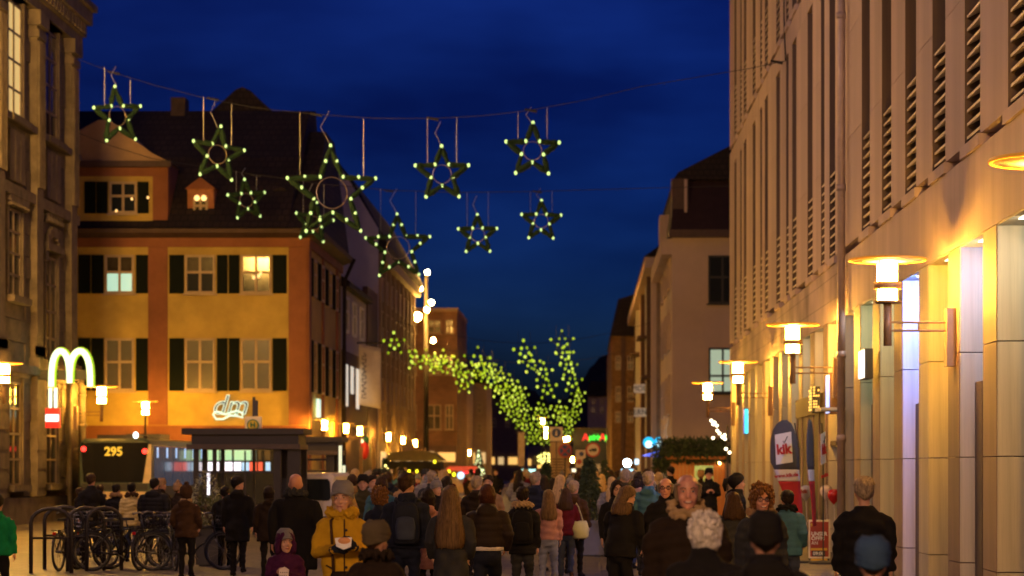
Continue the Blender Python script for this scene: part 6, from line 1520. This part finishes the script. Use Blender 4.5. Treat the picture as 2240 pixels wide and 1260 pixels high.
# prototypes of the far crowd
protos = []
specs = [('black', 'black', 'dark', 'short', None, None, 'dark short hair'), ('dkbrown', 'black', 'brown', 'bob', None, None, 'a brown bob'), ('charcoal', 'denim', 'dark', 'long', None, None, 'long dark hair'),
         ('navy', 'black', 'black', 'short', 'beanie', 'charcoal', 'a charcoal knitted hat'), ('olive', 'black', 'greyblond', 'short', None, None, 'grey-blond hair'), ('khaki', 'denim', 'blond', 'long', None, None, 'long fair hair'),
         ('black', 'denim', 'dark', 'short', 'pom', 'grey', 'a grey bobble hat')]
ncl = ['black', 'brown', 'charcoal', 'navy', 'olive', 'burgundy', 'tan', 'grey', 'teal', 'dkbrown']
for i, (c0, t0, h0, s0, ht, htc, d) in enumerate(specs):
    p = person('x', 1290, 1050, 60, 180 if i % 3 else 5, c0, t0, .7, h0, s0, ht, htc or 'charcoal', b=1.0 + .08 * (i % 3), h=1.72, vox=.02, face=(i % 3 == 0), walk=.3 * (i % 2), arms=(('down', 'pocket'), ('swingf', 'swingb'), ('pocket', 'pocket'))[i % 3])
    p['group'] = 'people far down the street'; protos.append((p, d))

# ------------------------------------------------------------------ carried things
MK = clm('navy')
def backpack(who, label, m, pocket=None, y0=.20):
    t = carried('backpack', label, 'backpack', who)
    k = MB(); k.loft([[(w * math.copysign(abs(math.cos(2 * PI * i / 20)) ** .6, math.cos(2 * PI * i / 20)), y0 + .005 + d * math.copysign(abs(math.sin(2 * PI * i / 20)) ** .6, math.sin(2 * PI * i / 20)), z) for i in range(20)] for z, w, d in ((.93, .10, .05), (.95, .15, .08), (1.05, .165, .095), (1.25, .16, .085), (1.38, .135, .065), (1.43, .08, .04))])
    k.build('pack', m, t, True)
    q = MB(); q.loft([[(w * math.copysign(abs(math.cos(2 * PI * i / 16)) ** .7, math.cos(2 * PI * i / 16)), y0 + .10 + d * math.sin(2 * PI * i / 16), z) for i in range(16)] for z, w, d in ((.98, .06, .02), (1.0, .11, .035), (1.14, .12, .04), (1.24, .10, .03), (1.26, .04, .01))])
    q.build('front_pocket', pocket or m, t, True)
    s = MB()
    for sd in (-1, 1): s.tube([(sd * .10, y0 - .04, 1.40), (sd * .12, .06, 1.47), (sd * .13, -.06, 1.45), (sd * .135, -.145, 1.3), (sd * .15, -.12, 1.1), (sd * .15, y0 - .06, 1.0)], .02, 6)
    s.tube([(-.04, y0 + .03, 1.42), (0, y0 + .04, 1.475), (.04, y0 + .03, 1.42)], .012, 6); s.build('straps', m, t, True)
    return t
backpack(bp, 'dark navy backpack with a grey front pocket on the young man', clm('navy'), clm('denim'))
backpack(shp, 'black backpack on the man with the pale sherpa collar', clm('black'))
tb = carried('tote_bag', 'pale yellow-green tote bag on the shoulder of the burgundy jacket', 'bag', bur)
m = MB(); m.loft([[(-.27 + w * math.cos(2 * PI * i / 16), .05 + d * math.sin(2 * PI * i / 16), z) for i in range(16)] for z, w, d in ((.80, .11, .06), (.84, .16, .09), (.98, .175, .10), (1.10, .14, .06), (1.14, .12, .03))]); m.build('sack', mat('tote_cloth', (.48, .48, .24), .85, var=.1, bump=.3, bscale=60), tb, True)
m = MB(); m.tube([(-.33, .05, 1.12), (-.24, .06, 1.40), (-.20, .0, 1.47), (-.18, -.06, 1.4), (-.2, .0, 1.12)], .012, 6); m.build('handle', MATS['tote_cloth'], tb, True)
bg_ = carried('handbag', 'dark brown fluffy handbag hanging before the mustard coat', 'bag', yel)
m = MB(); m.loft([[(.05 + w * math.cos(2 * PI * i / 16), -.20 + d * math.sin(2 * PI * i / 16), z) for i in range(16)] for z, w, d in ((.80, .10, .04), (.83, .16, .06), (.92, .17, .06), (.965, .15, .04))]); m.build('pouch', clm('dkbrown'), bg_, True)
m = MB(); m.tube([(-.09, -.19, .95), (-.10, -.175, 1.2), (-.11, -.10, 1.43), (-.05, .02, 1.47), (.05, .14, 1.35), (.19, .10, 1.0), (.19, -.17, .95)], .012, 6); m.build('strap', clm('brown'), bg_, True)
fd = carried('food_roll', 'bread roll in a white napkin held by the woman in mustard', 'food', yel)
m = MB(); m.ell((.005, -.335, 1.245), .062, .04, .036, 12, 8); m.build('roll', mat('bread', (.62, .30, .12), .7, var=.15, emit=None), fd, True)
m = MB(); m.add([(-.07, -.375, 1.20), (.065, -.38, 1.195), (.075, -.33, 1.28), (-.08, -.33, 1.275), (-.07, -.29, 1.2), (.065, -.29, 1.195), (-.0, -.385, 1.17), (-.02, -.28, 1.17)], [(0, 6, 1), (0, 1, 2), (0, 2, 3), (4, 5, 7), (0, 4, 7, 6), (1, 6, 7, 5)]); m.build('napkin', M_white, fd)
pb_ = carried('paper_bag', 'white spotted paper bag held by the child in purple', 'bag', kid)
m = MB(); m.prism([(-.06, 1.02), (.07, 1.03), (.085, 1.24), (.02, 1.28), (-.05, 1.25)], -.37, -.31, 'y'); m.build('bag', mat('paper', (.72, .62, .55), .8, var=.05), pb_)
m = MB()
for i in range(16): a, c = -.045 + .03 * (i % 4) + .008 * (i // 4 % 2), 1.06 + .045 * (i // 4); m.box(a, a + .012, -.374, -.3705, c, c + .014)
m.build('dots', mat('dot_ink', (.1, .08, .07), .8), pb_)
for who, zt, zb, cl_n in ((yel, 1.44, .62, 'brown'), (big, 1.40, .76, 'black'), (cur, 1.42, .84, 'black')):
    q = MB(); pz = [zt + (zb - zt) * i / 8 for i in range(9)]
    q.tube([(.012, -(.118 if z > 1.38 else .137 if z > 1.0 else .15) - .012, z) for z in pz], .007, 5)
    q.build('placket', clm(cl_n), who)
    for k in range(4): z = zt - .1 - k * .17; MB().ell((.03, -(.142 if z > 1.0 else .156), z), .013, .008, .013, 8, 5).build('button', M_black, who)
    for sd in (-1, 1): q = MB(); q.tube([(sd * .10, -.148, .99), (sd * .155, -.125, 1.02)], .007, 5); q.build('pocket_edge', clm(cl_n), who)
hemo = MB(); hemo.loft([[(.205 * math.cos(2 * PI * i / 20), .008 + .152 * math.sin(2 * PI * i / 20), z) for i in range(20)] for z in (.95, .985, 1.02)])
so_ = hemo.build('shirt_hem', clm('white'), wht, True)

# ------------------------------------------------------------------ bake the soft meshes
for o, vx, sm, amp, kind in BAKE:
    md = o.modifiers.new('remesh', 'REMESH'); md.mode = 'VOXEL'; md.voxel_size = vx; md.use_smooth_shade = True
    if sm: ms = o.modifiers.new('smooth', 'SMOOTH'); ms.factor = .5; ms.iterations = sm
bpy.context.view_layer.update()
dg = bpy.context.evaluated_depsgraph_get()
for o in [q for q in S.objects if q.type == 'FONT']:
    me = bpy.data.meshes.new_from_object(o.evaluated_get(dg)); me.name = o.name
    q = bpy.data.objects.new(o.name + '_', me); COL.objects.link(q); q.parent = o.parent; q.matrix_local = o.matrix_local.copy()
    nm = o.name; bpy.data.objects.remove(o); q.name = nm
new = []
for o, vx, sm, amp, kind in BAKE: new.append(bpy.data.meshes.new_from_object(o.evaluated_get(dg)))
for (o, vx, sm, amp, kind), me in zip(BAKE, new):
    o.modifiers.clear(); mt = o.data.materials[0] if o.data.materials else None
    o.data = me
    if mt and not me.materials: me.materials.append(mt)
    n = len(me.vertices)
    if amp and n:
        co_ = np.empty(n * 3, np.float32); me.vertices.foreach_get('co', co_); co_ = co_.reshape(-1, 3)
        no = np.empty(n * 3, np.float32); me.vertices.foreach_get('normal', no); no = no.reshape(-1, 3)
        rs = np.random.RandomState(n % 997); d = np.zeros(n, np.float32)
        if kind == 'puff':
            d = np.abs(np.sin(co_[:, 2] * PI / .085)) ** .5 * 1.3 + .5 * np.sin(co_[:, 0] * 23 + co_[:, 2] * 9)
        elif kind == 'fur':
            for _ in range(5): k = rs.normal(0, 90, 3); d += np.sin(co_ @ k + rs.uniform(0, 6))
        else:
            for _ in range(4):
                k = rs.normal(0, 1, 3) * np.array([17, 14, 30]); w = np.sin(co_ @ k + 1.5 * np.sin(co_ @ rs.normal(0, 7, 3)) + rs.uniform(0, 6)); d += np.sign(w) * np.abs(w) ** .7 * .6
        co_ = co_ + no * (d * amp)[:, None].astype(np.float32)
        me.vertices.foreach_set('co', co_.astype(np.float32).ravel())
    me.polygons.foreach_set('use_smooth', [True] * len(me.polygons)); me.update()

# ------------------------------------------------------------------ far crowd
random.seed(21)
spots = []
tries = 0
taken = [(q.location.x, q.location.y) for q in PEOPLE[:-len(protos)]]
while len(spots) < 140 and tries < 20000:
    tries += 1
    Y = 37 + 82 * random.random() ** 1.1
    px = random.choice([random.uniform(905, 1180), random.uniform(1150, 1330), random.uniform(1330, 1440), random.uniform(760, 960), random.uniform(700, 1000)])
    x = PX(px, Y)
    if x < -9.3 or x > 3.8 or (px < 690): continue
    if any(abs(x - a) < .44 and abs(Y - c) < .55 for a, c in taken): continue
    if 1256 < px < 1325 and Y < 56: continue
    if abs(Y - 62) < 1.2 and 1165 < px < 1225: continue
    if 45 < Y < 64 and px < 760: continue
    taken.append((x, Y)); spots.append((px, Y))
spots.sort(key=lambda q: q[1])
combos = [(a, c) for a in range(len(ncl)) for c in range(len(protos))]
random.shuffle(combos)
cname = dict(dkbrown='dark brown', burgundy='dark red', teal='dull teal', tan='tan')
for i, (px, Y) in enumerate(spots):
    a, c = combos[i % len(combos)]; src, d = protos[c]
    o = copy_tree(src) if c in [q for _, q in (combos * 3)[:i]] else src
    s = random.uniform(.93, 1.07) * src.scale[0] if o is not src else src.scale[0]
    o.location = (PX(px, Y), Y, 0); o.scale = (s, s, s); o.rotation_euler = (0, 0, math.radians((180 if c % 3 else 5) + random.uniform(-35, 35)))
    o['label'] = 'far walker with %s in a %s coat, %s' % (d, cname.get(ncl[a], ncl[a]), ('amid the crowd', 'deep in the crowd', 'at the far end of the crowd')[i // len(combos)])
    for chd in o.children:
        if chd.name.split('.')[0] == 'coat':
            chd.data = chd.data; chd.material_slots[0].link = 'OBJECT'; chd.material_slots[0].material = clm(ncl[a])
